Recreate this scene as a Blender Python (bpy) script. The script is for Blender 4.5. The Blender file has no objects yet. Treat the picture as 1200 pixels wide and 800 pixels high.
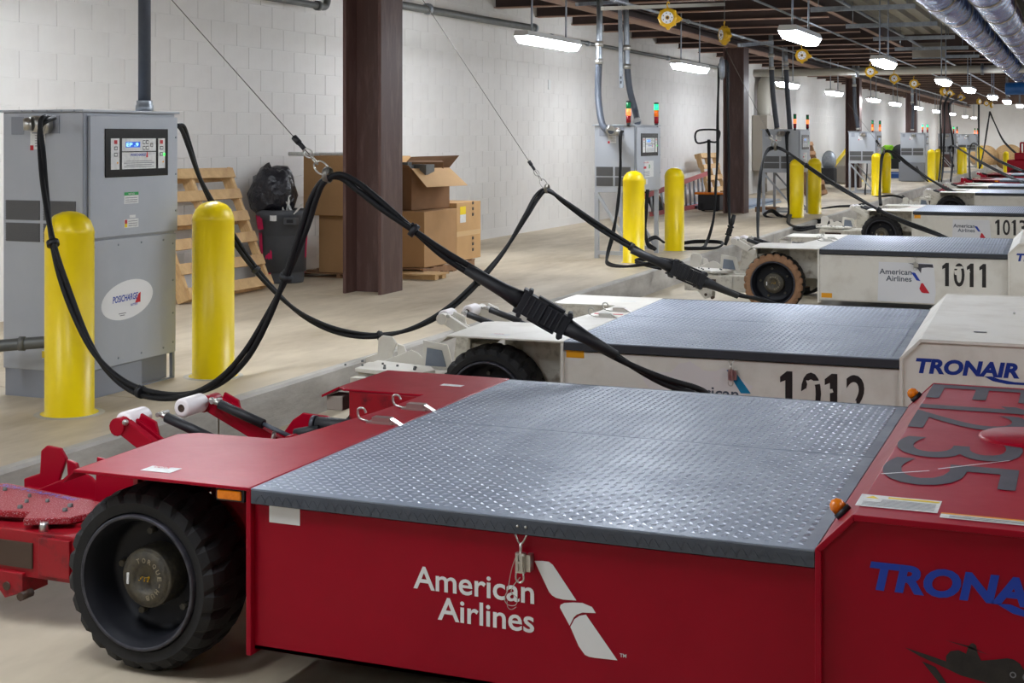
import bpy, bmesh, math, random
from mathutils import Vector, Matrix
random.seed(7)
S = bpy.context.scene
COL = S.collection
PI = math.pi

# ---------------------------------------------------------------- camera
CZ = 1.54; FPX = 1650.0; YAW = math.radians(22.1); HX, HY = 600.0, 161.0
cd = bpy.data.cameras.new('camera'); cam = bpy.data.objects.new('camera', cd); COL.objects.link(cam)
cam.location = (0, 0, CZ); cam.rotation_euler = (PI/2, 0, YAW)
cd.sensor_width = 36; cd.lens = FPX/1200*36; cd.shift_y = (HY-400)/1200; cd.clip_start = .05; cd.clip_end = 300
S.camera = cam
# ---------------------------------------------------------------- world, exposure
W = bpy.data.worlds.new('world'); S.world = W; W.use_nodes = True
W.node_tree.nodes['Background'].inputs[0].default_value = (.80, .86, 1, 1)
W.node_tree.nodes['Background'].inputs[1].default_value = .35
S.view_settings.view_transform = 'Standard'; S.view_settings.look = 'None'; S.view_settings.gamma = 1
S.view_settings.use_curve_mapping = False; S.view_settings.exposure = 1.3
LAMP = 26.0

# ---------------------------------------------------------------- helpers
def at(px, py, d=None, z=None, X=None, Y=None):
    "point of the place seen from the photographer's standpoint, at a known depth, height or wall plane"
    a = (px-HX)/FPX; b = (HY-py)/FPX; c, s = math.cos(YAW), math.sin(YAW)
    kx, ky = a*c-s, a*s+c
    if z is not None: d = (z-CZ)/b
    elif X is not None: d = X/kx
    elif Y is not None: d = Y/ky
    return Vector((kx*d, ky*d, CZ+b*d))

class MB:
    def __init__(s): s.v = []; s.f = []; s.m = []; s.sm = []
    def add(s, vs, fs, mi=0, smooth=False, M=None):
        o = len(s.v)
        for p in vs:
            p = Vector(p); s.v.append(tuple(M @ p) if M else tuple(p))
        for f in fs: s.f.append(tuple(i+o for i in f)); s.m.append(mi); s.sm.append(smooth)
        return s
    def box(s, a, b, M=None, mi=0):
        x0, y0, z0 = a; x1, y1, z1 = b
        return s.add([(x0,y0,z0),(x1,y0,z0),(x1,y1,z0),(x0,y1,z0),(x0,y0,z1),(x1,y0,z1),(x1,y1,z1),(x0,y1,z1)],
                     [(0,3,2,1),(4,5,6,7),(0,1,5,4),(1,2,6,5),(2,3,7,6),(3,0,4,7)], mi, False, M)
    def beam(s, p0, p1, w, h, up=(0,0,1), mi=0):
        p0 = Vector(p0); p1 = Vector(p1); d = (p1-p0); L = d.length; d.normalize()
        u = Vector(up)
        if abs(d.dot(u)) > .98: u = Vector((1,0,0))
        sd = d.cross(u).normalized(); u = sd.cross(d)
        M = Matrix((( d.x, sd.x, u.x, p0.x),(d.y, sd.y, u.y, p0.y),(d.z, sd.z, u.z, p0.z),(0,0,0,1)))
        return s.box((0,-w/2,-h/2),(L,w/2,h/2), M, mi)
    def cyl(s, p0, p1, r, n=16, r2=None, mi=0, caps=True, smooth=True):
        if r2 is None: r2 = r
        return s.rings([p0, p1], [r, r2], n, mi, caps, smooth)
    def rings(s, pts, rs, n=12, mi=0, caps=True, smooth=True, closed=False):
        pts = [Vector(p) for p in pts]; N = len(pts); o = len(s.v)
        t0 = (pts[1]-pts[0]).normalized()
        u = t0.orthogonal().normalized()
        for i, p in enumerate(pts):
            if i == 0: t = (pts[1]-pts[0])
            elif i == N-1: t = (pts[-1]-pts[-2])
            else: t = (pts[i+1]-pts[i-1])
            if t.length < 1e-9: t = t0.copy()
            t.normalize(); u = (u - t*u.dot(t))
            if u.length < 1e-6: u = t.orthogonal()
            u.normalize(); w = t.cross(u)
            for k in range(n):
                a = 2*PI*k/n; s.v.append(tuple(p + (u*math.cos(a)+w*math.sin(a))*rs[i]))
            t0 = t
        for i in range(N-1):
            for k in range(n):
                k2 = (k+1) % n
                s.f.append((o+i*n+k, o+i*n+k2, o+(i+1)*n+k2, o+(i+1)*n+k)); s.m.append(mi); s.sm.append(smooth)
        if caps:
            s.f.append(tuple(o+k for k in range(n))[::-1]); s.m.append(mi); s.sm.append(False)
            s.f.append(tuple(o+(N-1)*n+k for k in range(n))); s.m.append(mi); s.sm.append(False)
        return s
    def tube(s, pts, r, n=8, sub=6, mi=0, jit=0):
        pts = [Vector(p) for p in pts]
        P = []
        for i in range(len(pts)-1):
            a = pts[max(i-1,0)]; b = pts[i]; c = pts[i+1]; d = pts[min(i+2, len(pts)-1)]
            for k in range(sub):
                t = k/sub
                P.append(.5*((2*b)+(-a+c)*t+(2*a-5*b+4*c-d)*t*t+(-a+3*b-3*c+d)*t**3))
        P.append(pts[-1])
        return s.rings(P, [r]*len(P), n, mi)
    def lathe(s, prof, c, axis='z', n=24, mi=0, smooth=True, M=None):
        "prof: list of (radius, height); axis through c"
        o = []; 
        vs = []
        for r, h in prof:
            for k in range(n):
                a = 2*PI*k/n; x, y = r*math.cos(a), r*math.sin(a)
                if axis == 'z': p = (x, y, h)
                elif axis == 'y': p = (x, h, y)
                else: p = (h, x, y)
                vs.append(Vector(p)+Vector(c))
        fs = []
        for i in range(len(prof)-1):
            for k in range(n):
                k2 = (k+1) % n; fs.append((i*n+k, i*n+k2, (i+1)*n+k2, (i+1)*n+k))
        return s.add(vs, fs, mi, smooth, M)
    def prism(s, poly, a0, a1, axis='z', mi=0, M=None):
        "extrude a 2D polygon along axis. z: (x,y); y: (x,z); x: (y,z)"
        n = len(poly)
        def P(u, v, w): return (u, v, w) if axis == 'z' else ((u, w, v) if axis == 'y' else (w, u, v))
        vs = [P(u, v, a0) for u, v in poly]+[P(u, v, a1) for u, v in poly]
        fs = [tuple(range(n))[::-1], tuple(range(n, 2*n))]+[(i, (i+1) % n, n+(i+1) % n, n+i) for i in range(n)]
        return s.add(vs, fs, mi, False, M)
    def ball(s, c, r, n=12, m=8, mi=0, sc=(1,1,1)):
        prof = [(max(r*math.sin(PI*i/m), 1e-4), -r*math.cos(PI*i/m)) for i in range(m+1)]
        M = Matrix.Translation(c) @ Matrix.Diagonal((*sc, 1))
        return s.lathe(prof, (0,0,0), 'z', n, mi, True, M)
    def mesh(s, name, mats):
        me = bpy.data.meshes.new(name); me.from_pydata(s.v, [], s.f)
        for m in (mats if isinstance(mats, (list, tuple)) else [mats]): me.materials.append(m)
        me.polygons.foreach_set('material_index', s.m); me.polygons.foreach_set('use_smooth', s.sm)
        bm = bmesh.new(); bm.from_mesh(me)
        if len(bm.faces) < 60000: bmesh.ops.recalc_face_normals(bm, faces=bm.faces)
        bm.to_mesh(me); bm.free(); me.update()
        return me
    def build(s, name, mats, parent=None, bevel=0, kind=None, label=None):
        o = bpy.data.objects.new(name, s.mesh(name, mats)); COL.objects.link(o)
        if parent: o.parent = parent
        if bevel:
            b = o.modifiers.new('bevel', 'BEVEL'); b.width = bevel; b.segments = 2; b.limit_method = 'ANGLE'; b.angle_limit = math.radians(40)
            b.harden_normals = False
        if kind: o['kind'] = kind
        if label: o['label'] = label
        return o

def inst(name, me, parent=None, loc=(0,0,0), rot=(0,0,0), sc=(1,1,1)):
    o = bpy.data.objects.new(name, me); COL.objects.link(o); o.parent = parent
    o.location = loc; o.rotation_euler = rot; o.scale = sc
    return o
def tag(o, label, cat, group=None):
    o['label'] = label; o['category'] = cat
    if group: o['group'] = group
    return o
def thing(name, label, cat, loc=(0,0,0), rz=0, group=None, rot=None):
    o = bpy.data.objects.new(name, None); COL.objects.link(o); o.location = loc
    o.rotation_euler = rot if rot else (0, 0, rz); o.empty_display_size = .1
    return tag(o, label, cat, group)

# ---------------------------------------------------------------- materials
def srgb(r, g, b):
    f = lambda c: (c/255/12.92) if c/255 <= .04045 else ((c/255+.055)/1.055)**2.4
    return (f(r), f(g), f(b), 1)
def mat(name, col, rough=.5, metal=0, col2=None, scale=6, amt=.5, bump=0, bscale=60, spec=.5, coat=0, emit=None, es=0,
        detail=5, stretch=(1,1,1), lo=.35, hi=.7, coord='Object', rvar=0, dist=.01):
    m = bpy.data.materials.new(name); m.use_nodes = True; nt = m.node_tree; N = nt.nodes; L = nt.links
    p = N['Principled BSDF']; c = srgb(*col)
    p.inputs['Base Color'].default_value = c; p.inputs['Roughness'].default_value = rough; p.inputs['Metallic'].default_value = metal
    p.inputs['Specular IOR Level'].default_value = spec; p.inputs['Coat Weight'].default_value = coat
    p.inputs['Coat Roughness'].default_value = .15
    tc = N.new('ShaderNodeTexCoord'); mp = N.new('ShaderNodeMapping'); mp.inputs['Scale'].default_value = stretch
    L.new(tc.outputs[coord], mp.inputs[0])
    if col2:
        nz = N.new('ShaderNodeTexNoise'); nz.inputs['Scale'].default_value = scale; nz.inputs['Detail'].default_value = detail
        nz.inputs['Roughness'].default_value = .65; L.new(mp.outputs[0], nz.inputs[0])
        r = N.new('ShaderNodeMapRange'); r.inputs[1].default_value = lo; r.inputs[2].default_value = hi
        r.inputs[3].default_value = 0; r.inputs[4].default_value = amt; L.new(nz.outputs[0], r.inputs[0])
        mx = N.new('ShaderNodeMix'); mx.data_type = 'RGBA'; mx.inputs[6].default_value = c; mx.inputs[7].default_value = srgb(*col2)
        L.new(r.outputs[0], mx.inputs[0]); L.new(mx.outputs[2], p.inputs['Base Color'])
        if rvar:
            a = N.new('ShaderNodeMath'); a.operation = 'MULTIPLY_ADD'; a.inputs[1].default_value = rvar; a.inputs[2].default_value = rough
            L.new(r.outputs[0], a.inputs[0]); L.new(a.outputs[0], p.inputs['Roughness'])
    if bump:
        nb = N.new('ShaderNodeTexNoise'); nb.inputs['Scale'].default_value = bscale; nb.inputs['Detail'].default_value = 4
        L.new(mp.outputs[0], nb.inputs[0]); bp = N.new('ShaderNodeBump'); bp.inputs['Strength'].default_value = bump
        bp.inputs['Distance'].default_value = dist; L.new(nb.outputs[0], bp.inputs['Height']); L.new(bp.outputs[0], p.inputs['Normal'])
    if emit:
        p.inputs['Emission Color'].default_value = srgb(*emit); p.inputs['Emission Strength'].default_value = es
    return m

M = {}
M['red'] = mat('red paint', (156,0,32), .34, col2=(130,0,25), scale=3, amt=.4, spec=.22, bump=.04, bscale=25, rvar=.15)
M['redworn'] = mat('worn red paint', (150,4,24), .45, col2=(70,22,26), scale=14, amt=.9, lo=.52, hi=.72, bump=.1, bscale=60)
M['white'] = mat('white enamel', (226,222,212), .42, col2=(176,164,144), scale=4, amt=.5, lo=.45, hi=.8, bump=.05, bscale=40)
M['whiteworn'] = mat('dirty white enamel', (214,209,196), .5, col2=(120,104,84), scale=11, amt=.85, lo=.5, hi=.72, bump=.12, bscale=60)
M['deck'] = mat('grey deck plate', (134,143,156), .40, col2=(108,117,132), scale=5, amt=.6, metal=.25, bump=.12, bscale=160, rvar=.2, dist=.002)
M['lug'] = mat('highlight deck lug', (205,210,222), .34, metal=.5)  # pale lug colour paints in the treadplate highlights
M['decklipdk'] = mat('blackened deck lip', (52,54,60), .55, col2=(40,42,46), scale=9, amt=.6)
M['decklip'] = mat('dark deck lip', (74,80,90), .5, col2=(56,60,68), scale=9, amt=.6, bump=.1)
M['rubber'] = mat('tyre rubber', (20,20,22), .75, col2=(40,38,37), scale=7, amt=.4, bump=.15, bscale=70)
M['rubbertan'] = mat('dusty tan tyre wall', (168,128,96), .85, col2=(120,90,66), scale=16, amt=.6, bump=.15)
M['rim'] = mat('blue grey rim', (22,23,30), .5, col2=(18,20,28), scale=8, amt=.7, metal=.2)
M['rimedge'] = mat('rubbed rim edge', (84,84,92), .45, col2=(44,44,50), scale=20, amt=.8, metal=.5)
M['hub'] = mat('cast hub', (74,71,66), .5, col2=(118,108,84), scale=26, amt=.6, metal=.3, bump=.4, bscale=50)
M['black'] = mat('black rubber cable', (16,17,19), .6, col2=(30,30,33), scale=12, amt=.4, spec=.3)
M['blackmat'] = mat('black plastic', (23,24,28), .55)
M['decal'] = mat('white vinyl', (232,232,232), .4)
M['decalblack'] = mat('black vinyl', (22,20,21), .45, col2=(60,52,48), scale=30, amt=.5)
M['decalgrey'] = mat('dark slate vinyl', (62,62,70), .5, col2=(84,80,88), scale=14, amt=.6)
M['textgrey'] = mat('slate grey print', (66,76,90), .5)
M['blue'] = mat('royal blue vinyl', (12,58,168), .4)
M['blueN'] = mat('navy vinyl', (14,52,140), .4)
M['teal'] = mat('teal vinyl', (0,130,172), .4, col2=(0,84,136), scale=3, amt=1)
M['tailred'] = mat('tail red vinyl', (196,24,44), .4)
M['yellow'] = mat('yellow bollard cover', (246,216,0), .36, col2=(232,198,0), scale=2, amt=.5, spec=.45)
M['cab'] = mat('grey cabinet enamel', (172,176,182), .42, col2=(158,163,170), scale=3, amt=.5, bump=.03)
M['cabdk'] = mat('cabinet plinth grey', (136,140,148), .5)
M['vent'] = mat('vent mesh grey', (98,98,98), .6, bump=.5, bscale=300)
M['steel'] = mat('bright steel', (196,194,188), .28, metal=.9)
M['galv'] = mat('galvanised steel', (160,166,172), .38, metal=.75, col2=(110,116,122), scale=12, amt=.6)
M['galvdk'] = mat('dull galvanised', (112,114,112), .5, metal=.5, col2=(84,86,84), scale=7, amt=.6)
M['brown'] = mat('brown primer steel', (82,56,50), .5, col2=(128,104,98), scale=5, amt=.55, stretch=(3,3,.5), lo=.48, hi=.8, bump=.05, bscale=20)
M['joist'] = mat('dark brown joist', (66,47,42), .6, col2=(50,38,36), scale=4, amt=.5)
M['joistb'] = mat('lit tan flange', (150,118,100), .6, col2=(120,92,80), scale=3, amt=.5)  # tan colour stands in for light caught on the flange undersides
M['wall'] = mat('painted block', (222,219,214), .55, col2=(205,200,194), scale=1.6, amt=.5, bump=.25, bscale=38, dist=.004)
M['mortar'] = mat('painted joint', (222,219,214), .8)
M['gap'] = mat('dark gap', (58,54,50), .9)
M['conc'] = mat('concrete platform', (204,190,166), .5, col2=(150,134,110), scale=1.1, amt=.85, bump=.1, bscale=30, coord='Object', stretch=(1.6,.5,1), lo=.38, hi=.72, rvar=.15, dist=.004)
M['conclow'] = mat('concrete floor', (192,180,158), .58, col2=(130,118,98), scale=.9, amt=.85, bump=.12, bscale=30, stretch=(1.4,.6,1), lo=.38, hi=.72, dist=.004)
M['kerb'] = mat('rough kerb face', (190,186,178), .8, col2=(146,140,132), scale=4, amt=.8, bump=.4, bscale=18, stretch=(1,.5,1.5))
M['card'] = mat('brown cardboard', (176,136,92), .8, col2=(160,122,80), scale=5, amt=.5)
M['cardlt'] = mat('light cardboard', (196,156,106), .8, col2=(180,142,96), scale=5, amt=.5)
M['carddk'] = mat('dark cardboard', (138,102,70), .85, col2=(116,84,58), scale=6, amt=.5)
M['tape'] = mat('parcel tape', (206,172,124), .35)
M['wood'] = mat('pallet pine', (214,178,126), .7, col2=(170,128,84), scale=8, amt=.7, stretch=(1,1,4), bump=.1)
M['wooddk'] = mat('old pallet wood', (150,112,78), .8, col2=(104,76,54), scale=8, amt=.7, bump=.1)
M['bin'] = mat('charcoal bin plastic', (82,84,88), .5, col2=(64,66,70), scale=5, amt=.6)
M['pink'] = mat('magenta spray paint', (206,20,84), .6)
M['bag'] = mat('black bin liner', (40,40,46), .30, bump=1, bscale=9, dist=.06)
M['paper'] = mat('paper label', (226,226,222), .6, col2=(180,180,180), scale=60, amt=.5)
M['print'] = mat('grey print', (120,120,124), .6)
M['redlab'] = mat('red print', (190,24,34), .5)
M['green'] = mat('green print', (24,150,70), .5)
M['yel'] = mat('yellow print', (236,206,30), .5)
M['orange'] = mat('amber lens', (236,132,20), .18, spec=.6, col2=(196,90,10), scale=40, amt=.6)
M['orangefl'] = mat('orange reflector', (232,160,20), .35)
M['redscuff'] = mat('scuffed red paint', (150,0,26), .42, col2=(214,190,196), scale=240, amt=.75, lo=.54, hi=.64)
M['purple'] = mat('faded purple print', (132,112,186), .6)
M['screen'] = mat('lit blue display', (10,60,160), .3, emit=(20,90,200), es=.35)
M['screent'] = mat('lit cyan characters', (180,240,255), .3, emit=(150,225,255), es=.5)
M['ledg'] = mat('lit green led', (60,255,90), .3, emit=(60,255,90), es=1)
M['panelb'] = mat('glossy black panel', (16,14,14), .2, spec=.4)
M['nylon'] = mat('white nylon roller', (232,226,226), .35)
M['greaseshade'] = mat('dirty bore and shadow gap', (70,52,40), .6)
M['lens'] = mat('lit fluorescent lens', (255,255,255), .4, emit=(240,246,255), es=LAMP)
M['lampbody'] = mat('lamp housing', (206,206,204), .5)
M['sgreen'] = mat('green stack lens', (10,120,70), .25)
M['sgreenon'] = mat('lit green stack lens', (30,220,130), .25, emit=(40,235,140), es=.7)
M['sred'] = mat('red stack lens', (130,8,22), .25)
M['samber'] = mat('amber stack lens', (232,110,10), .25)
M['samberon'] = mat('lit orange stack lens', (255,120,60), .25, emit=(255,110,60), es=.9)
M['reel'] = mat('yellow reel casing', (214,168,14), .4, col2=(180,134,10), scale=16, amt=.5)
M['foil'] = mat('blue foil wrap', (150,176,214), .25, metal=.25, col2=(6,66,150), scale=3.5, amt=1, bump=.8, bscale=10, lo=.40, hi=.54, stretch=(2,.8,2), dist=.02)
M['foilpink'] = mat('pink foil wrap', (196,130,124), .25, metal=.6, col2=(150,80,90), scale=5, amt=.7, bump=.8, bscale=10, dist=.02)
M['tanband'] = mat('band strap', (150,142,124), .4, metal=.5)
M['bluedrum'] = mat('blue pipe end', (24,92,156), .4, col2=(60,120,180), scale=9, amt=.4)
M['wpipe'] = mat('pale insulated pipe', (172,168,156), .6)
M['cone'] = mat('steel blue plates', (150,166,186), .35, metal=.4)
M['boxgrey'] = mat('beige electrical box', (150,142,130), .5)
M['greenv'] = mat('lime hose', (130,190,20), .5)
M['bluepal'] = mat('blue pallet paint', (40,84,150), .6)
M['ladder'] = mat('red fibreglass', (172,84,84), .5)
M['rope'] = mat('galvanised wire', (120,116,108), .4, metal=.6)
M['deckrib'] = mat('roof deck', (168,164,150), .5, metal=.3, col2=(130,126,112), scale=2, amt=.5)

# ---------------------------------------------------------------- text
_tx = {}
def text_mesh(body, bold=.0, shear=0):
    key = (body, bold, shear)
    if key in _tx: return _tx[key]
    cu = bpy.data.curves.new('t', 'FONT'); cu.body = body; cu.size = 1; cu.offset = bold; cu.shear = shear; cu.resolution_u = 4
    cu.fill_mode = 'BOTH'
    ob = bpy.data.objects.new('t', cu); COL.objects.link(ob)
    dg = bpy.context.evaluated_depsgraph_get(); me = ob.evaluated_get(dg).to_mesh()
    vs = [v.co.copy() for v in me.vertices]; fs = [tuple(p.vertices) for p in me.polygons]
    ob.evaluated_get(dg).to_mesh_clear(); bpy.data.objects.remove(ob); bpy.data.curves.remove(cu)
    x0 = min(v.x for v in vs); x1 = max(v.x for v in vs); y0 = min(v.y for v in vs); y1 = max(v.y for v in vs)
    vs = [((v.x-x0)/(x1-x0), (v.y-y0)/(y1-y0)) for v in vs]
    _tx[key] = (vs, fs, (x1-x0), (y1-y0)); return _tx[key]
def text(mb, body, org, right, up, w=None, h=None, bold=.02, shear=0, mi=0):
    "letters fitted to a w x h box whose lower left corner is org"
    vs, fs, a, b = text_mesh(body, bold, shear); R = Vector(right).normalized(); U_ = Vector(up).normalized(); o = Vector(org)
    if w is None: w = h*a/b
    if h is None: h = w*b/a
    n = R.cross(U_)*.0006
    mb.add([o+R*(x*w)+U_*(y*h)+n for x, y in vs], fs, mi); return mb
def poly(mb, pts, org, right, up, mi=0, t=.0006):
    R = Vector(right); U_ = Vector(up); o = Vector(org); n = R.cross(U_).normalized()*t
    k = len(pts); mb.add([o+R*x+U_*y+n for x, y in pts], [tuple(range(k))], mi); return mb
def digit(mb, ch, org, right, up, w, h, bold):
    if ch != '1': return text(mb, ch, org, right, up, w=w, h=h, bold=bold)
    return poly(mb, [(.42*w,0),(w,0),(w,h),(.55*w,h),(0,.86*h),(0,.72*h),(.42*w,.78*h)], org, right, up)
def rect(mb, x0, y0, x1, y1, org, right, up, mi=0, t=.0006):
    return poly(mb, [(x0,y0),(x1,y0),(x1,y1),(x0,y1)], org, right, up, mi, t)

# ================================================================= STRUCTURE
WX = -7.19; PZ = .22; KX = -3.97; Y0, Y1 = -5.0, 78.0
MB().box((KX-.3, Y0, -.1), (9, Y1, 0)).build('floor', M['conclow'], kind='structure')
plat = bpy.data.objects.new('concrete_platform', None); COL.objects.link(plat); plat['kind'] = 'structure'
y = Y0; k = 0
joints = [-5, -.5, 1.4, 5.9, 10.4, 14.92, 19.4, 23.9, 28.4, 32.9, 37.4, 41.9, 46.4, 50.9, 55.4, 59.9, 64.4, 68.9, 73.4, 78]
for a, b in zip(joints[:-1], joints[1:]):
    MB().box((WX-.1, a+.004, 0), (KX, b-.004, PZ)).build('concrete_slab', M['conc'], plat, bevel=.008)
    mb = MB(); n = 14     # rough kerb face with an uneven arris
    vs = []; fs = []
    for i in range(n+1):
        yy = a+.006+(b-a-.012)*i/n
        j = random.uniform(-.004, .004)
        vs += [(KX+.012, yy, 0), (KX+.010+j, yy, PZ-.012), (KX-.004, yy, PZ+.0008+j*.1), (KX-.05, yy, PZ+.0012)]
    for i in range(n):
        for q in range(3): fs.append((i*4+q, (i+1)*4+q, (i+1)*4+q+1, i*4+q+1))
    mb.add(vs, fs); mb.build('kerb_face', M['kerb'], plat)

# --- block wall
wall = MB().box((WX-.2, Y0, 0), (WX-.005, Y1, 3.5)).build('wall_left', M['mortar'], kind='structure')
CH, CL = .2032, .4064; BZ = .345
def block_me(w, h, name='block'):
    g = .002; c = .0025; d = .012
    vs = [(0, g/2, g/2), (0, w-g/2, g/2), (0, w-g/2, h-g/2), (0, g/2, h-g/2),
          (d, g/2+c, g/2+c), (d, w-g/2-c, g/2+c), (d, w-g/2-c, h-g/2-c), (d, g/2+c, h-g/2-c)]
    return MB().add(vs, [(4,5,6,7),(0,1,5,4),(1,2,6,5),(2,3,7,6),(3,0,4,7)]).mesh(name, M['wall'])
bme = block_me(CL, CH)
rest = MB(); gv = [v.co.copy() for v in bme.vertices]; gf = [tuple(p.vertices) for p in bme.polygons]
for r in range(15):
    z = BZ+r*CH; off = (r % 2)*CL/2
    i = 0; yy = 4.5+off
    while yy < Y1:
        if r < 13 and 7.2 <= yy < 16.5: inst('concrete_block', bme, wall, (WX-.012, yy, z))
        else: rest.add([v+Vector((WX-.012, yy, z)) for v in gv], gf)
        yy += CL
rest.build('block_courses', M['wall'], wall, kind='stuff')
MB().box((WX-.012, Y0, PZ), (WX, Y1, BZ-.012)).build('base_course', M['wall'], wall)
MB().box((WX-.011, Y0, BZ-.012), (WX-.006, Y1, BZ)).build('base_gap', M['gap'], wall)
# pockets over the wall where joists bear
MB().box((WX-.2, Y1, 0), (9, Y1+.2, 3.6)).build('wall_back', M['wall'], kind='structure')
MB().box((9, Y0, 0), (9.2, Y1, 3.6)).build('wall_right', M['wall'], kind='structure')
MB().box((WX-.2, Y0-.2, 0), (9, Y0, 3.6)).build('wall_front', M['wall'], kind='structure')

# --- ceiling deck: corrugated sheet, ribs along the hall
mb = MB(); vs = []; fs = []; x = WX-.2; prof = []
while x < 9.1:
    prof += [(x, 3.60), (x+.09, 3.60), (x+.12, 3.67), (x+.24, 3.67), (x+.27, 3.60)]; x += .3
n = len(prof)
for yy in (Y0, Y1): vs += [(px, yy, pz) for px, pz in prof]
fs = [(i, i+1, n+i+1, n+i) for i in range(n-1)]
mb.add(vs, fs).build('ceiling', M['deckrib'], kind='structure')
mb = MB().box((WX-.2, Y0, 3.7), (9, Y1, 3.75)).build('ceiling_slab', M['deckrib'], kind='structure')

# --- joists (brown, tan flange colour paints the lit underside), one thing each
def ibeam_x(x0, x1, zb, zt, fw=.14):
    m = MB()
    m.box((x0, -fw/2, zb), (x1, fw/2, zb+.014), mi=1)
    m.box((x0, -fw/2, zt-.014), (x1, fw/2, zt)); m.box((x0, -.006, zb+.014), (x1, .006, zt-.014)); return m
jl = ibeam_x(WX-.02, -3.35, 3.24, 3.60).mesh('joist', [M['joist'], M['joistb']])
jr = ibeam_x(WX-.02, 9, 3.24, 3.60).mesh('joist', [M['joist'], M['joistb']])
yy = -4.0; 
while yy < 77:
    o = inst('roof_joist', jl if yy < 29 else jr, None, (0, yy, 0)); o['kind'] = 'structure'
    yy += 1.51
# main girder along the column line and one bounding the open bay
for gx, name, ya, yb in ((-5.6, 'column_girder', Y0, Y1), (-3.3, 'bay_girder', Y0, 29)):
    m = MB(); zb, zt = 3.10, 3.56
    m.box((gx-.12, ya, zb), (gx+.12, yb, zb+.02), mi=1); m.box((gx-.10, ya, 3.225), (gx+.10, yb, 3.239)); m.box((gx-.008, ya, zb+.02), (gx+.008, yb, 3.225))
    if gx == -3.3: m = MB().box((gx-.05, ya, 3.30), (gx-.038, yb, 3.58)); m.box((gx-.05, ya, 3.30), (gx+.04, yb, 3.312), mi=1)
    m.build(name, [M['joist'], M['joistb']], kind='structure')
# H columns
for i, cy in enumerate((10.71, 24.28, 37.85, 51.4, 65.0)):
    m = MB(); x0, x1, fy = -5.815, -5.45, .20
    m.box((x0, -fy, PZ), (x0+.03, fy, 3.10)); m.box((x1-.03, -fy, PZ), (x1, fy, 3.10)); m.box((x0+.03, -.011, PZ), (x1-.03, .011, 3.10))
    o = m.build('steel_column', M['brown'], kind='structure', bevel=.003); o.location = (0, cy, 0)
# base chip round the first bollards, ceiling struts, rail
def strut(name, p0, p1, w=.041, h=.041, m='galvdk', label=None, cat='strut', group=None):
    b = MB(); b.beam(p0, p1, w, h); b.beam(Vector(p0)+Vector((0,0,-h/2)), Vector(p1)+Vector((0,0,-h/2)), w*.45, .004)
    o = b.build(name, M[m]); return tag(o, label, cat, group) if label else o
for i in range(7):
    yy = 12.4+2.9*i
    o = strut('ceiling_strut', (-3.25, yy, 3.18), (-1.95, yy, 3.18), .05, .06, 'galv', 'galvanised cross strut under the ribbed roof deck, %s from the camera' % ('nearest','second','third','fourth','fifth','sixth','farthest')[i], 'strut', 'galvanised cross struts')
    b = MB()
    for xx in (-3.15, -2.05): b.cyl((xx, yy, 3.2), (xx, yy, 3.62), .006, 6)
    b.build('hanger_rod', M['galv'], o)
def run(name, pts, r, m, label, cat, n=10, clamps=None, sub=1, cm='galv'):
    b = MB(); P = [Vector(p) for p in pts]
    b.tube(P, r, n, sub)
    o = b.build(name, M[m]); tag(o, label, cat)
    if clamps:
        for c in clamps:
            MB().cyl(Vector(c)-(P[1]-P[0]).normalized()*.03, Vector(c)+(P[1]-P[0]).normalized()*.03, r*1.45, n).build('coupling', M[cm], o)
    return o
run('light_rail', [(-2.75, 5, 3.20), (-2.75, 60, 3.20)], .022, 'galv', 'galvanised rail running above the right hand row of lamps', 'rail')
run('conduit_run', [(-3.35, 5, 3.05), (-3.35, 60, 3.05)], .014, 'galv', 'thin galvanised conduit nearest the right hand lamp row', 'conduit', clamps=[(-3.35, q, 3.05) for q in range(9, 50, 3)])
run('conduit_run', [(-4.55, 12, 2.98), (-4.55, 62, 2.98)], .018, 'galv', 'galvanised conduit running over the charger row', 'conduit', clamps=[(-4.55, q, 2.98) for q in range(14, 60, 3)])
# conduits along the block wall
w0 = at(150, -8, X=-6.95); w1 = at(372, 23, X=-6.95)
o = run('wall_pipe', [(-6.95, w0.y-4, 2.83), (-6.95, w1.y, 2.83)], .033, 'galvdk', 'galvanised pipe high on the block wall, left of the brown column, with elbow', 'pipe', 12)
b = MB(); q = Vector((-6.95, w1.y, 2.83))
b.cyl(q-Vector((0,.02,0)), q+Vector((0,.04,0)), .048, 12); b.tube([q+Vector((0,.04,0)), q+Vector((0,.14,0)), q+Vector((0,.19,.05)), q+Vector((0,.19,.12))], .036, 12, 4)
b.cyl(q+Vector((0,.19,.12)), q+Vector((0,.19,.15)), .075, 12); b.cyl(q+Vector((0,.19,.15)), q+Vector((0,.19,.5)), .03, 12)
b.build('elbow', M['galvdk'], o)
b = MB(); b.cyl(q+Vector((0,-2.2,.03)), q+Vector((0,-2.2,.6)), .006, 6); b.lathe([(.04,-.015),(.048,0),(.04,.015)], q+Vector((0,-2.2,0)), 'y', 12); b.build('hanger', M['galv'], o)
a = at(450, 0, X=-6.95).y; e = at(627, 25, X=-6.95).y
o = run('wall_pipe', [(-6.95, a-1, 2.98), (-6.95, e, 3.03)], .045, 'galvdk', 'pale pipe high on the wall right of the near column, capped end', 'pipe', 12, clamps=[(-6.95, e-.05, 3.03), (-6.95, e-3.4, 3.01)])
a = at(645, 34, X=-6.9); e = at(868, 74, X=-6.9)
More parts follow.
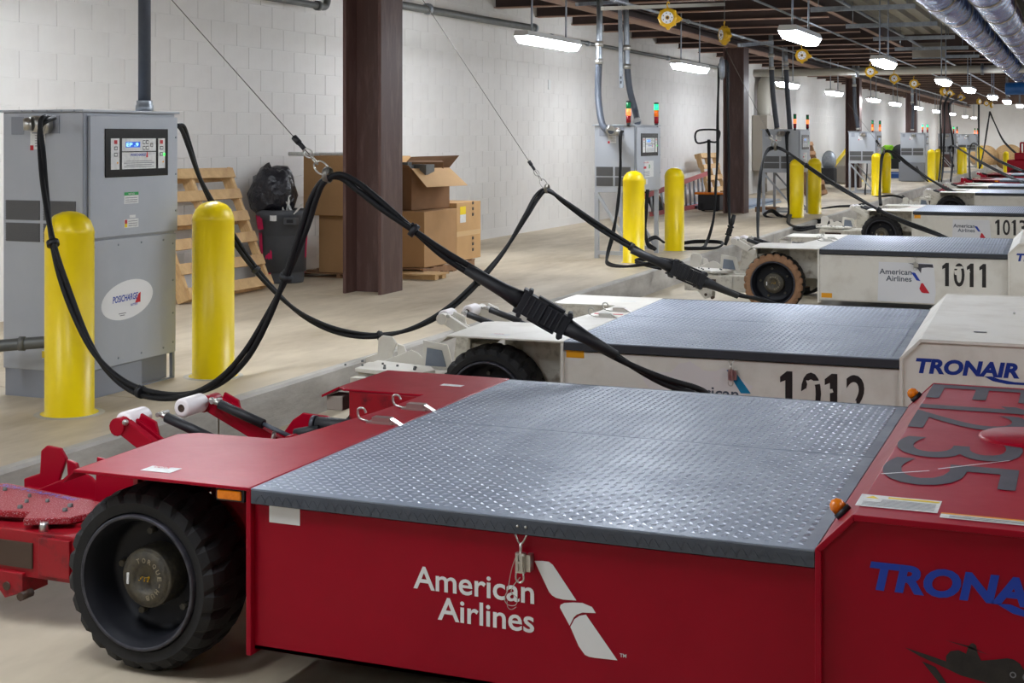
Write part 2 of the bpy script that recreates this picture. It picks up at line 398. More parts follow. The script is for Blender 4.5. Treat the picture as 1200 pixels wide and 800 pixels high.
run('wall_pipe', [(-6.9, a.y, 2.95), (-6.9, e.y, 2.97)], .028, 'galvdk', 'long slim pipe on the wall above the pallet jack, flanged couplings', 'pipe', 10,
    clamps=[(-6.9, a.y+.05, 2.95), (-6.9, a.y+1.6, 2.95), (-6.9, a.y+3.5, 2.96), (-6.9, a.y+6, 2.96), (-6.9, e.y-.05, 2.97)])
run('cross_pipe', [(-6.9, 31.5, 2.99), (8.5, 31.5, 2.99)], .085, 'wpipe', 'thick pale pipe crossing the hall under the joists', 'pipe', 14, clamps=[(-4.6, 31.5, 2.99), (-2, 31.5, 2.99), (1, 31.5, 2.99)])
o = tag(MB().box((-2.95, 27.0, 3.02), (-2.35, 27.06, 3.29)).build('ceiling_panel', M['boxgrey']), 'taupe sheet metal panel hanging under the deck before the pale pipe', 'panel')
# foil wrapped ducts
def duct(x, z, r, m, label, ya=2, yb=48):
    root = thing('foil_duct', label, 'duct', (x, ya, z))
    b = MB(); P = []; n = int((yb-ya)/.55)
    for i in range(n+1): P.append((0, (yb-ya)*i/n, 0))
    b.rings(P, [r*(1-.05*(i % 4 == 0)+.02*random.random()) for i in range(n+1)], 24); b.build('wrap', M[m], root)
    me = MB().lathe([(r*1.0, -.035), (r*1.05, -.02), (r*1.05, .02), (r*1.0, .035)], (0,0,0), 'y', 24).mesh('band', M['tanband'])
    for i in range(0, n, 4): inst('band', me, root, (0, (yb-ya)*i/n, 0))
    return root
duct(-1.42, 3.06, .20, 'foil', 'blue and silver foil wrapped duct, left one of the ceiling pair')
duct(-.94, 3.08, .20, 'foil', 'blue and silver foil wrapped duct, right one of the ceiling pair')
duct(-.50, 3.16, .16, 'foilpink', 'pinkish foil wrapped duct in the top right corner')
p = at(1178, 104, d=34)
tag(MB().lathe([(.001,-.0),(.13,0),(.15,.03),(.15,3.0),(.001,3.0)], p, 'x', 18).build('blue_pipe', M['bluedrum']), 'blue pipe with rounded end under the far right ceiling', 'pipe')

# --- fluorescent luminaires
def lamp_meshes(L=1.6, w=.17):
    h = MB().prism([(-w/2,0),(w/2,0),(w/2*.8,.055),(-w/2*.8,.055)], -L/2, L/2, 'y').mesh('housing', M['lampbody'])
    d = MB(); 
    d.add([(-w/2*.94,-L/2+.02,0),(w/2*.94,-L/2+.02,0),(w/2*.94,L/2-.02,0),(-w/2*.94,L/2-.02,0),
           (-w/2*.6,-L/2+.06,-.07),(w/2*.6,-L/2+.06,-.07),(w/2*.6,L/2-.06,-.07),(-w/2*.6,L/2-.06,-.07)],
          [(7,6,5,4),(0,1,5,4),(1,2,6,5),(2,3,7,6),(3,0,4,7)])
    d = d.mesh('lens', M['lens'])
    r = MB().tube([(0,0,.055),(0,.01,.5),(0,.02,1.06)], .011, 6, 3)
    return h, d, r.mesh('hanger', M['galv']), L*.32
LM = lamp_meshes()
LM2 = lamp_meshes(1.35, .2)
def lamp(x, y, label, group=None, me=LM):
    t = thing('fluorescent_lamp', label, 'lamp', (x, y, 2.56), 0, group)
    inst('housing', me[0], t); inst('lens', me[1], t); inst('hanger', me[2], t, (0, me[3], 0)); inst('hanger', me[2], t, (0, -me[3], 0))
row1 = [2.4, 7.4, 13.9, 19.65, 26.8, 32.2, 38.6, 43.3, 49.5, 56, 63, 70]
for i, yy in enumerate(row1, 1):
    nm = {3:'lit lamp over the wall beside the near brown column, largest of the wall row', 4:'lit lamp second along the wall row, above the ladder',
          5:'lit lamp in the wall row above the third charger', 6:'lit lamp in the wall row right of the third charger', 7:'lit lamp in the wall row before the third brown column',
          8:'lit lamp in the wall row behind the reel chain'}.get(i)
    if nm: lamp(-5.22, yy, nm)
    else: lamp(-5.22, yy, 'lit fluorescent lamp far down the wall row or above the camera', 'more lamps of the wall row')
row2 = [-1.5, 2.6, 8.3, 14.1, 19.5, 26.5, 31.2, 37.2, 42, 47.5, 54, 61, 68]  # first entry is an unseen lamp added to lift the tractor sides
rn = {3:'large lit lamp hanging at top centre right, nearest of the middle row', 4:'lit lamp second of the middle row, below the struts', 5:'lit lamp third of the middle row, before the pale pipe',
      6:'lit lamp fourth of the middle row', 7:'lit lamp fifth of the middle row, left of the blue pipe', 8:'lit lamp sixth of the middle row, under the blue pipe'}
for i, yy in enumerate(row2, 0):
    x = -2.62+max(0, (yy-14))*.022
    if i in rn: lamp(x, yy, rn[i], None, LM2)
    else: lamp(x, yy, 'lit fluorescent lamp of the middle row, far off or unseen over the camera', 'more lamps of the middle row', LM2)
for yy in (3.0, 7.0, 11.0, 15, 22, 30, 38, 46, 54, 62, 70, 75): lamp(2.2, yy, 'lit fluorescent lamp of the right hand row, added outside the picture', 'added lamps of the right hand row', LM2)  # unseen row, filled out with added lamps to brighten cabinet fronts and end wall
for yy in (4, 10, 18, 28, 40, 52, 64, 74): lamp(6.5, yy, 'lit fluorescent lamp of the outer right row outside the picture', 'lamps of the outer right row', LM2)
for x, yy in ((-5.2,75.5),(-2,75),(.3,72),(4.4,73)): lamp(x, yy, 'added fluorescent lamp brightening the end wall', 'added lamps by the end wall', LM2)  # extra lamps added to brighten the back wall

# ================================================================= TOW TRACTORS
DL, DW, DH = 1.535, 1.85, .584      # deck length, width, height
_cache = {}
def lug_mesh():
    if 'lug' in _cache: return _cache['lug']
    vs = []; fs = []; pt = .0262
    nx, ny = int(DL/pt)-1, int(DW/pt)-1
    for i in range(nx):
        for j in range(ny):
            cx = (i+1)*pt; cy = (j+1)*pt
            if abs(cy-1.005) < .014: continue
            sgn = 1 if (i+j) % 2 else -1; dx, dy = .0105*.80, .0105*.60*sgn; wx, wy = -.0035*.60*sgn, .0035*.80
            o = len(vs)
            vs += [(cx-dx, cy-dy, 0), (cx-wx, cy-wy, 0), (cx+dx, cy+dy, 0), (cx+wx, cy+wy, 0), (cx-dx*.35, cy-dy*.35, .0022), (cx+dx*.35, cy+dy*.35, .0022)]
            fs += [(o, o+1, o+5, o+4), (o+1, o+2, o+5), (o+2, o+3, o+4, o+5), (o+3, o, o+4)]
    m = MB(); m.v = vs; m.f = fs; m.m = [0]*len(fs); m.sm = [False]*len(fs)
    _cache['lug'] = m.mesh('tread_lugs', M['lug']); return _cache['lug']
def tyre(R, w, n=24):
    "tyre about the y axis, outer face at y=0; notched shoulders"
    m = MB(); seg = n*4; ri = R*.735
    rows = []
    for k in range(seg):
        a = 2*PI*k/seg; gap = (k % 4 == 0); gap2 = (k % 4 == 2)
        def pt(r, y): return (r*math.cos(a), y, r*math.sin(a))
        d = .016 if gap else 0; d2 = .016 if gap2 else 0
        rows.append([pt(ri, .035), pt(ri, .012), pt(ri+.006, .004), pt(R*.86, .0), pt(R*.955-d*.4, .014+d*.5), pt(R-.004-d, .034+d*.3), pt(R-d, .052), pt(R-.0005, w*.48),
                     pt(R-.0005, w*.52), pt(R-d2, w-.052), pt(R-.004-d2, w-.03), pt(R*.95, w-.01), pt(R*.86, w), pt(ri, w-.01)])
    vs = [p for r in rows for p in r]; q = len(rows[0]); fs = []
    for k in range(seg):
        for j in range(q-1): fs.append((k*q+j, k*q+j+1, ((k+1) % seg)*q+j+1, ((k+1) % seg)*q+j))
    m.add(vs, fs, 0, False)
    return m
def wheel_meshes(tan=False):
    k = 'w'+str(tan)
    if k in _cache: return _cache[k]
    R, w = .264, .205
    ty = tyre(R, w)
    if tan: ty.m = [1 if (i % 13) in (1, 2, 3, 4) else 0 for i in range(len(ty.f))]
    ty = ty.mesh('tyre', [M['rubber'], M['rubbertan']])
    r = MB().lathe([(.194,.036),(.1945,-.004),(.190,-.008),(.184,-.004)], (0,0,0), 'y', 64, mi=1)
    r.lathe([(.184,-.004),(.178,.012),(.170,.030),(.166,.105),(.150,.118),(.09,.122),(.0005,.122)], (0,0,0), 'y', 64)
    r = r.mesh('rim', [M['rim'], M['rimedge']])
    h = MB().lathe([(.088,.122),(.086,.05),(.082,.044),(.078,.046),(.076,.040),(.040,.036),(.038,.042),(.0005,.042)], (0,0,0), 'y', 40)
    for i, ch in enumerate('TORQUE-HUB'):
        a = math.radians(112-21*i); ca, sa = math.cos(a), math.sin(a); rt = Vector((sa,0,-ca)); up = Vector((ca,0,sa)); hh = .003 if ch == '-' else .014
        text(h, ch, up*(.047 if ch != '-' else .053)+rt*-.006+Vector((0,.0335,0)), rt, up, w=.012, h=hh, bold=.02, mi=3)
    h.beam((-.018,.0325,-.004),(-.004,.0325,.007),.002,.004,mi=2); h.beam((-.004,.0325,.007),(.002,.0325,-.006),.002,.004,mi=2); h.beam((.002,.0325,.004),(.020,.0325,.006),.002,.004,mi=2); h.beam((.012,.0325,-.006),(.018,.0325,.010),.002,.004,mi=2)
    for i in range(3): h.box((-.02+.013*i, .030, -.002-.004*(i % 2)), (-.012+.013*i, .040, .006))
    h.box((-.062,.034,-.02), (-.054,.040,.012), mi=1)
    for i in range(5):
        a = 2*PI*i/5+.5; c = (.125*math.cos(a), .116, .125*math.sin(a)); h.cyl(c, (c[0], c[1]-.025, c[2]), .010, 6)
    h = h.mesh('hub', [M['hub'], M['decal'], M['reel'], mat('worn cast letters', (150,140,118), .5, metal=.3)])
    _cache[k] = (ty, r, h); return _cache[k]
TAIL = ([(0.827,0.473),(0.850,.4755),(0.866,0.475),(.876,.469),(0.884,0.459),(0.939,0.387),(0.904,0.385),(0.885,0.387),(.874,.392),(0.866,0.4)],
        [(0.895,0.364),(.897,.371),(0.907,0.377),(.93,.381),(0.955,0.383),(0.98,0.376),(0.99,0.362),(0.955,0.359),(.94,.352),(0.932,0.344),(0.921,0.322)],
        [(0.923,0.319),(0.934,0.34),(.947,.350),(0.964,0.355),(1.046,0.253),(0.986,0.251),(.972,.2515),(0.961,0.255),(0.945,0.274)])
RX, UZ = (1,0,0), (0,0,1)

def tractor(loc, rz, label, kind='white', number=None, detail=2, group=None):
    P, PW = (M['red'], M['redworn']) if kind == 'red' else (M['white'], M['whiteworn'])
    t = thing('tow_tractor', label, 'tow tractor', (loc[0], loc[1], 0), rz, group)
    bv = .003 if detail else 0
    # chassis side, under deck
    b = MB(); b.box((.004, .012, .14), (DL, .030, DH-.05)); b.box((.004, DW-.03, .14), (DL, DW-.012, DH-.05)); b.box((.03, .03, .16), (DL, DW-.03, .20), mi=1)
    b.box((.004, .012, .14), (DL, .04, .150)); side = b.build('side_panel', [P, M['blackmat']], t)
    # front bulkhead with edge strip seen from the side
    b = MB(); b.box((-.012, -.008, .125), (.004, DW+.008, DH-.002)); b.build('bulkhead', P, t, bevel=bv)
    # deck covers
    for a, e, nm in ((0, 1.003, 'deck_cover'), (1.007, DW, 'deck_cover')):
        c = MB(); c.box((.006, a-(.011 if a == 0 else 0), DH-.006), (DL-.003, e, DH))
        if a == 0: c.box((.006, -.011, DH-.042), (DL-.003, -.006, DH-.006), mi=1)
        else: c.box((.006, e+.006, DH-.042), (DL-.003, e+.011, DH), mi=1)
        dk = c.build(nm, [M['deck'], M['decklip' if kind == 'red' else 'decklipdk']], t, bevel=.0015)
        if a == 0:
            l = inst('tread_lugs', lug_mesh(), dk, (0, 0, DH)); l['kind'] = 'stuff'
            if detail > 1:
                v = MB()
                for q in (.79, .812): v.ball((q, -.012, DH-.022), .0042, 8, 5)
                v.build('rivet', M['steel'], dk)
                ch = MB(); x = .03
                while x < DL-.02:
                    for sx in (1, -1):
                        ch.beam((x-.010*sx+(.0 if sx > 0 else .0135), -.0114, DH-.036), (x+.004*sx+(.0 if sx > 0 else .0135), -.0114, DH-.016), .0014, .0010)
                    x += .027
                ch.build('lip_pattern', M['decklip'], dk)
    # front apron: U-shaped plate with two wings over the wheels
    z1 = DH; z0 = DH-.009
    b = MB()
    b.prism([(0,-.012),(-.585,-.018),(-.60,.50),(-.545,.545),(-.27,.56),(-.235,.60),(-.175,1.10),(-.165,1.40),(-.165,1.43),(-.50,1.425),(-.54,1.46),(-.54,1.872),(0,1.872)], z0, z1)
    b.build('wing_plate', P, t, bevel=.002)
    for ya, yb, w_, dz_ in ((-.018,.50,.032,.030),(1.46,1.872,.07,.035)):
        b = MB(); xa = -.585 if ya < 0 else -.54; xb = -.60 if ya < 0 else -.54
        b.add([(xa,ya,z1),(xb,yb,z1),(xb-w_,yb-.02,z1-dz_),(xa-w_,ya-.01,z1-dz_),(xa,ya,z0),(xb,yb,z0),(xb-w_,yb-.02,z0-dz_),(xa-w_,ya-.01,z0-dz_)],
              [(0,1,2,3),(7,6,5,4),(0,3,7,4),(3,2,6,7),(2,1,5,6)])
        b.build('wing_lip', P, t)
    # inner wheel-arch walls and front frame
    b = MB()
    b.box((-.48, 1.43, .16), (-.14, 1.44, z0)); b.box((-.30, .27, .30), (-.02, .56, z0-.002)) ; b.box((-.50, .545, .20), (-.02, .555, z0))
    b.box((-.165, .56, .16), (-.150, 1.44, z0)); b.box((-.62, .30, .33), (-.50, .42, .50)); b.box((-.60,.28,.28),(-.585,.50,z0-.03))
    b.prism([(-.50,.50),(-.45,z0-.004),(-.60,z0-.004),(-.62,.40)], .50, .512, 'y')
    b.build('arch_wall', [PW], t, bevel=bv)
    # marker lamps and stickers
    if kind == 'red':
        b = MB(); b.box((-.105, -.010, DH-.040), (-.028, .008, DH-.014)); mk = b.build('marker_lamp', M['orange'], t, bevel=.004)
        MB().box((-.11, -.004, DH-.044), (-.02, .012, DH-.011)).build('backing', M['blackmat'], mk)
    b = MB(); b.box((-.60, 1.47, DH-.095), (-.53, 1.56, DH-.04)); b.build('marker_lamp', M['boxgrey'] if kind == 'red' else P, t, bevel=.003)
    b = MB(); rect(b, -.40, .055, -.30, .115, (0,0,z1+.0008), (1,.03,0), (0,1,0)); text(b, 'CAUTION', (-.385,.085,z1+.0015), (1,.03,0), (0,1,0), w=.05, h=.018, mi=1); b.build('plate_label', [M['paper'], M['redlab']], t)
    b = MB(); rect(b, -.19, 1.62, -.10, 1.66, (0,0,z1+.0008), RX, (0,1,0)); b.build('plate_label', M['paper'], t)
    # chrome latches on the plate
    if detail:
        for ly in (.90, 1.16):
            b = MB(); b.box((-.115, ly-.02, z1), (-.02, ly+.02, z1+.006)); b.box((-.095, ly-.016, z1+.006), (-.03, ly+.016, z1+.022)); b.prism([(-.03,z1),(.008,z1),(-.03,z1+.020)], ly-.013, ly+.013, 'y')
            b.tube([(-.115,ly,z1+.003),(-.15,ly,z1+.012),(-.155,ly,z1+.04),(-.135,ly,z1+.045),(-.125,ly,z1+.03)], .0045, 6, 4)
            b.build('toggle_latch', M['steel'], t)
    if kind == 'white': b = MB().box((-.165, 1.02, z1), (-.006, 1.05, z1+.001)); b.build('red_stripe', M['redlab'], t)
    # side latch hanging below the deck lip
    if detail:
        b = MB(); zz = DH-.042
        b.tube([(.785,-.014,zz),(.793,-.016,zz-.016),(.80,-.016,zz-.022),(.807,-.016,zz-.016),(.815,-.014,zz)], .0022, 6, 4); b.cyl((.80,-.016,zz-.022),(.80,-.016,zz-.05),.0035,6)
        b.box((.787,-.020,zz-.095),(.812,-.008,zz-.045)); b.box((.790,-.026,zz-.090),(.796,-.020,zz-.05)); b.box((.803,-.026,zz-.090),(.809,-.020,zz-.05)); b.box((.79,-.027,zz-.07),(.81,-.024,zz-.064))
        b.box((.812,-.012,zz-.092),(.824,.012,zz-.05))
        b.tube([(.790,-.022,zz-.095),(.790,-.022,zz-.11),(.80,-.022,zz-.118),(.81,-.022,zz-.11),(.81,-.022,zz-.095)], .0025, 6, 4)
        lt = b.build('side_latch', M['steel'], t)
        if detail > 1:
            b = MB(); b.tube([(.79,-.02,zz-.05),(.775,-.016,zz-.09),(.765,-.015,zz-.14),(.755,-.014,zz-.165),(.765,-.014,zz-.18),(.785,-.014,zz-.178),(.79,-.015,zz-.16),(.775,-.016,zz-.148),(.78,-.018,zz-.13),(.80,-.02,zz-.105)], .0011, 5, 5)
            b.tube([(.762,-.014,zz-.17),(.765,-.016,zz-.185),(.775,-.016,zz-.19),(.788,-.016,zz-.182)], .0009, 5, 4)
            b.build('safety_pin', M['steel'], lt)
    # wheels
    tan = (kind == 'tan'); wm = wheel_meshes(tan)
    for wx, wy, s in ((-.405, .035, 1), (-.405, DW-.035, -1), (2.6, .035, 1), (2.6, DW-.035, -1)):
        w = inst('wheel', wm[0], t, (wx, wy, .264), (0, 0, 0) if s > 0 else (0, 1, PI))
        inst('rim', wm[1], w); inst('hub', wm[2], w)
        w.rotation_euler[1] *= 1
    # hood
    HZ = .672; hx = DL; prof = [(hx,.14),(hx,DH+.003),(hx+.085,HZ),(3.05,HZ),(3.05,.14)]
    b = MB(); b.prism(prof, .004, DW-.004, 'y'); hood = b.build('hood', P, t, bevel=.0015)
    # raised edge strip framing the side
    f = .012
    out = [(hx-.002,.13),(hx-.002,DH+.004),(hx+.083,HZ+.003),(3.05,HZ+.003)]; inn = [(hx+f,.13),(hx+f,DH-.002),(hx+.088,HZ-f),(3.05,HZ-f)]
    for ya, yb in ((-.014,.004),(DW-.004,DW+.014)):
        b = MB()
        for i in range(3): b.prism([out[i], out[i+1], inn[i+1], inn[i]], ya, yb, 'y')
        b.build('hood_edge', P, hood, bevel=.002)
    if detail:
        b = MB(); zz = HZ+(.008 if kind == 'red' else .0015); b.lathe([(.0005,zz),(.13,zz),(.138,(zz+HZ)/2),(.14,HZ)], (hx+.43, 1.02, 0), 'z', 40); hc = b.build('filler_cover', P, hood)
        MB().ball((hx+.45,1.02,HZ+.009), .007, 8, 5).build('screw', M['steel'], hc)
        for ly in ((.20, 1.84) if kind == 'red' else ()):
            b = MB(); c = Vector((hx+.030, ly, DH+.038)); nrm = Vector((-1,0,.98)).normalized()
            b.cyl(c-nrm*.006, c+nrm*.010, .022, 16, mi=1); b.rings([c+nrm*.010, c+nrm*.026, c+nrm*.036, c+nrm*.040], [.019,.019,.012,.002], 14)
            b.build('beacon', [M['orange'], M['blackmat']], hood)
    # lettering
    sy = .0115; hy = .0035
    A, B_ = M['decal'], M['decalblack']
    def name_plate(mat_, xo, zo, k, y0=sy):
        l = MB(); text(l, 'American', (.488*k+xo, y0-.0006, .363*k+zo), RX, UZ, w=.338*k, h=.060*k, bold=.014); text(l, 'Airlines', (.558*k+xo, y0-.0006, .290*k+zo), RX, UZ, w=.268*k, h=.060*k, bold=.014)
        return l.build('lettering', mat_, side)
    if number == 'E1235':
        name_plate(A, 0, 0, 1)
        l = MB()
        for pl in TAIL: poly(l, pl, (0, sy-.0006, 0), RX, UZ)
        text(l, 'TM', (1.052, sy-.0006, .262), RX, UZ, w=.017, h=.009); l.build('tail_emblem', A, side)
        l = MB(); rect(l, .051, .491, .147, .537, (0, sy-.0006, 0), RX, UZ); l.build('reflective_tape', A, side)
        l = MB()
        for ch, ya, yb in (('E',1.85,1.575),('1',1.50,1.385),('2',1.345,1.06),('3',.925,.665),('5',.635,.34)):
            digit(l, ch, (hx+.085, ya, HZ+.0008), (0,-1,0), (1,0,0), ya-yb, .335, .0)
        l.build('fleet_number', M['decalgrey'], hood)
        l = MB(); text(l, 'TRONAIR', (1.655, hy-.0006, .503), RX, UZ, w=.43, h=.066, bold=.045, shear=.18)
        poly(l, [(1.93,.505),(1.965,.487),(2.02,.478),(2.2,.478),(2.2,.486),(2.05,.488),(1.99,.497),(1.96,.507)], (0, hy-.0006, 0), RX, UZ); l.build('maker_lettering', M['blue'], hood)
        l = MB(); o0 = (0, hy-.0006, 0)
        for pl in ([(1.733,.381),(1.773,.373),(1.823,.362),(1.823,.374),(1.832,.386),(1.850,.391),(1.861,.387),(1.866,.385),(1.871,.402),(1.876,.409),(1.881,.411),(1.887,.407),(1.891,.387),(1.898,.374),(1.926,.38),(1.953,.387),(1.967,.386),(1.98,.378),(1.988,.366),(2.02,.35),(2.04,.33),(2.0,.318),(1.911,.326),(1.854,.335),(1.815,.349),(1.765,.366)],
                   [(1.818,.410),(1.871,.403),(1.917,.388),(1.871,.3995)], [(1.77,.355),(1.80,.346),(1.826,.310),(1.809,.310)]): poly(l, pl, o0, RX, UZ)
        for cx, cz, r in ((1.965,.352,.007),(1.995,.350,.010)): l.lathe([(r*.6,hy-.0018),(r,hy-.0018)], (cx,0,cz), 'y', 16, mi=1)
        l.build('aeroplane_emblem', [B_, M['print']], hood)
        l = MB(); z = HZ+.0008; rect(l, hx+.075, .08, hx+.262, .195, (0,0,z), RX, (0,1,0)); rect(l, hx+.14, .170, hx+.258, .184, (0,0,z+.0006), RX, (0,1,0), 1)
        poly(l, [(hx+.088,.16),(hx+.12,.16),(hx+.104,.183)], (0,0,z+.0006), RX, (0,1,0), 1)
        for i in range(7): rect(l, hx+.128 if i > 3 else hx+.088, .092+.010*i, hx+.253, .095+.010*i, (0,0,z+.0006), RX, (0,1,0), 2)
        l.build('warning_label', [M['paper'], M['yel'], M['print']], hood)
        l = MB(); rect(l, hx+.27, .045, hx+.62, .088, (0,0,z), RX, (0,1,0)); rect(l, hx+.27, .078, hx+.62, .089, (0,0,z+.0006), RX, (0,1,0), 1)
        for i in range(2): rect(l, hx+.29, .053+.011*i, hx+.60, .058+.011*i, (0,0,z+.0006), RX, (0,1,0), 2)
        l.build('warning_label', [M['paper'], M['orangefl'], M['print']], hood)
        l = MB(); rect(l, hx+.40, 1.80, hx+.75, 1.825, (0,0,z), RX, (0,1,0)); l.build('warning_label', M['paper'], hood)
        l = MB(); poly(l, [(hx+.09,.42),(hx+.20,.50),(hx+.205,.497),(hx+.095,.416)], (0,0,z+.001), RX, (0,1,0)); poly(l, [(hx+.22,.53),(hx+.39,.70),(hx+.393,.698),(hx+.225,.526)], (0,0,z+.001), RX, (0,1,0))
        l.build('scratch', A, hood)
    elif number:
        if number == '1012':
            l = MB(); pts = []
            for i in range(26):
                a = 2*PI*i/26; pts.append((.64+.24*math.cos(a)*(1+.10*math.sin(5*a)), .40+.10*math.sin(a)*(1+.25*math.cos(7*a))))
            poly(l, pts, (0, sy-.0006, 0), RX, UZ); l.build('overpaint_patch', mat('grey white overpaint', (222,216,214), .5), side)
            name_plate(M['textgrey'], .045, .010, .95, sy-.0012)
            l = MB(); poly(l, [(.775,.490),(.80,.492),(.818,.48),(.885,.39),(.84,.388)], (0, sy-.0014, 0), RX, UZ); l.build('tail_emblem', M['teal'], side)
            l = MB(); rect(l, .012, .505, .10, .545, (0, sy-.0006, 0), RX, UZ); l.build('reflective_tape', M['orangefl'], side)
            dx = 1.01; dw = .088; dz = .315; dh = .185
        else:
            l = MB(); poly(l, [(.49,.155),(.95,.15),(.965,.24),(.955,.40),(.945,.485),(.50,.487)], (0, sy-.0006, 0), RX, UZ); l.build('white_placard', mat('placard white', (224,224,226), .45), side)
            name_plate(M['textgrey'], .125, .10, .78, sy-.0012)
            l = MB(); poly(l, [(.765,.405),(.79,.405),(.80,.40),(.84,.335),(.81,.34)], (0, sy-.0014, 0), RX, UZ); poly(l, [(.832,.27),(.845,.315),(.86,.32),(.915,.235),(.87,.235),(.85,.24)], (0, sy-.0014, 0), RX, UZ, 1)
            l.build('tail_emblem', [M['blue'], M['tailred']], side)
            if number == '1011':
                l = MB(); poly(l, [(.74,.482),(.94,.478),(.945,.45),(.90,.452),(.85,.445),(.845,.40),(.825,.43),(.79,.47)], (0, sy-.0018, 0), RX, UZ); l.build('peeled_corner', M['decalgrey'], side)
                l = MB(); rect(l, .02, .165, .11, .205, (0, sy-.0006, 0), RX, UZ); l.build('reflective_tape', M['orangefl'], side)
            else:
                l = MB(); rect(l, .02, .49, .10, .535, (0, sy-.0006, 0), RX, UZ); l.build('reflective_tape', M['orangefl'], side)
            dx = 1.01; dw = .086; dz = .300; dh = .195
        l = MB()
        for i, ch in enumerate(number):
            w = dw*(.62 if ch == '1' else 1.0); adv = .098
            digit(l, ch, (dx+i*adv+(.006 if ch == '1' else 0), sy-.0008, dz), RX, UZ, w, dh, .012)
        l.build('fleet_number', B_, side)
        l = MB()     # flaked places over the worn digits
        if number == '1012': fl = [(1.10,.33,.035,.10),(1.135,.45,.06,.016),(1.20,.415,.05,.018),(1.29,.40,.05,.03),(1.33,.35,.02,.04)]
        elif number == '1011': fl = [(1.095,.45,.09,.020),(1.115,.40,.03,.04),(1.20,.42,.04,.015)]
        else: fl = [(1.20,.45,.03,.01)]
        for x, z, w, h in fl: poly(l, [(x,z),(x+w*.6,z-h*.15),(x+w,z+h*.2),(x+w*.9,z+h),(x+w*.3,z+h*.85),(x-.004,z+h*.9)], (0, sy-.0020, 0), RX, UZ)
        l.build('worn_patch', P, side)
        l = MB(); text(l, 'TRONAIR', (1.60, hy-.0006, .525), RX, UZ, w=.42, h=.066, bold=.045, shear=.18)
        poly(l, [(1.88,.527),(1.915,.509),(1.97,.50),(2.4,.50),(2.4,.508),(2.0,.510),(1.94,.519),(1.91,.529)], (0, hy-.0006, 0), RX, UZ); l.build('maker_lettering', M['blueN'], hood)
        l = MB(); rect(l, hx+.29, .30, hx+.345, .335, (0,0,HZ+.0008), RX, (0,1,0)); l.build('data_plate', M['decalgrey'], hood)
    # ---- nose-gear cradle at the front
    cr = MB(); ci = -1.42 if kind == 'red' else -1.24
    cr.box((ci,.235,.16),(-.60,.26,.295)); cr.box((ci,.235,.29),(-.60,.33,.30)); cr.box((ci,.235,.155),(-.60,.33,.165))
    cr.box((ci,.33,.285),(-.62,.575,.312)); cr.box((-.62,.24,.13),(-.40,1.45,.30)); cr.box((-1.02,.245,.10),(-.98,.34,.17)); cr.prism([(-1.13,.17),(-.98,.17),(-.98,.11),(-1.05,.085)], .22, .25, 'y')
    cr.box((-1.20,.225,.18),(-1.18,.235,.28)); cr.box((-.92,.222,.17),(-.80,.235,.29)); cr.box((-.80,1.30,.13),(-.40,1.36,.30))
    c = cr.build('cradle_frame', PW, t, bevel=.003)
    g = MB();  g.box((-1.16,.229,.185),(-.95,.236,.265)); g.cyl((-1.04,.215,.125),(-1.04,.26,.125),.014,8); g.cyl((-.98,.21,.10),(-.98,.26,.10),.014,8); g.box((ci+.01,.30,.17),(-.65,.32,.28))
    g.build('cradle_shadow_gap', M['greaseshade'], c)  # dark plates paint shade into the rail openings, beside dark pins
    b = MB(); pz = .315
    ce = -1.46 if kind == 'red' else -1.25
    pl = [(max(-1.36,ce),.585),(-.90,.50),(-.83,.40),(-.865,.305),(-.99,.235),(-1.03,.31),(-1.12,.29),(ce,.31),(ce,.53)]
    b.prism(pl, pz, pz+.022); tp = b.build('ramp_plate', M['redscuff'] if kind == 'red' else P, t, bevel=.004)
    for x, y_, r in ((-1.30,.50,.009),(-1.12,.40,.008),(-1.06,.43,.008),(-1.24,.38,.007),(-1.33,.36,.007),(-1.16,.46,.007),(-.95,.41,.011),(-.93,.36,.010),(-1.09,.335,.010)): MB().lathe([(.0005,pz+.032),(r*.8,pz+.032),(r*.9,pz+.022)], (x,y_,0), 'z', 8).build('bolt', M['galvdk'], tp)
    b = MB(); b.cyl((-.925,.255,.30),(-.925,.255,.328),.016,8,r2=.013); b.build('bolt', M['steel'], c)
    if kind == 'red' and detail > 1:
        l = MB(); text(l, 'SOFTCAPTURE', (-1.36,.535,pz+.0235), (.98,-.17,0), (.17,.98,0), w=.38, h=.026); l.build('faded_lettering', M['purple'], tp)
    # posts, gusset, square guard
    b = MB(); b.prism([(-1.36,.30),(-1.22,.30),(-1.20,.36),(-1.175,.42),(-1.20,.455),(-1.26,.46),(-1.285,.44),(-1.29,.36),(-1.36,.335)], .66, .675, 'y'); b.prism([(-1.16,.30),(-1.10,.34),(-1.13,.41),(-1.17,.42)], .655, .672, 'y')
    b.prism([(-1.30,.30),(-.92,.30),(-1.02,.385),(-1.06,.40)], .60, .612, 'y'); b.box((-1.34,.58,.30),(-1.0,.70,.312))
    b.build('guide_post', P, t, bevel=.004)
    b = MB(); b.prism([(-.99,.30),(-.80,.30),(-.84,.44),(-.98,.46)], .58, .592, 'y'); q = b.build('guard_panel', P, t, bevel=.002)
    if kind != 'red': MB().prism([(-.965,.325),(-.845,.325),(-.87,.41),(-.955,.42)], .574, .5795, 'y').build('guard_mesh', M['deck'], q)
    b = MB(); b.prism([(-.80,.33),(-.62,.31),(-.62,.50),(-.78,.52)], .56, .70, 'y'); b.build('bumper_block', PW, t, bevel=.006)
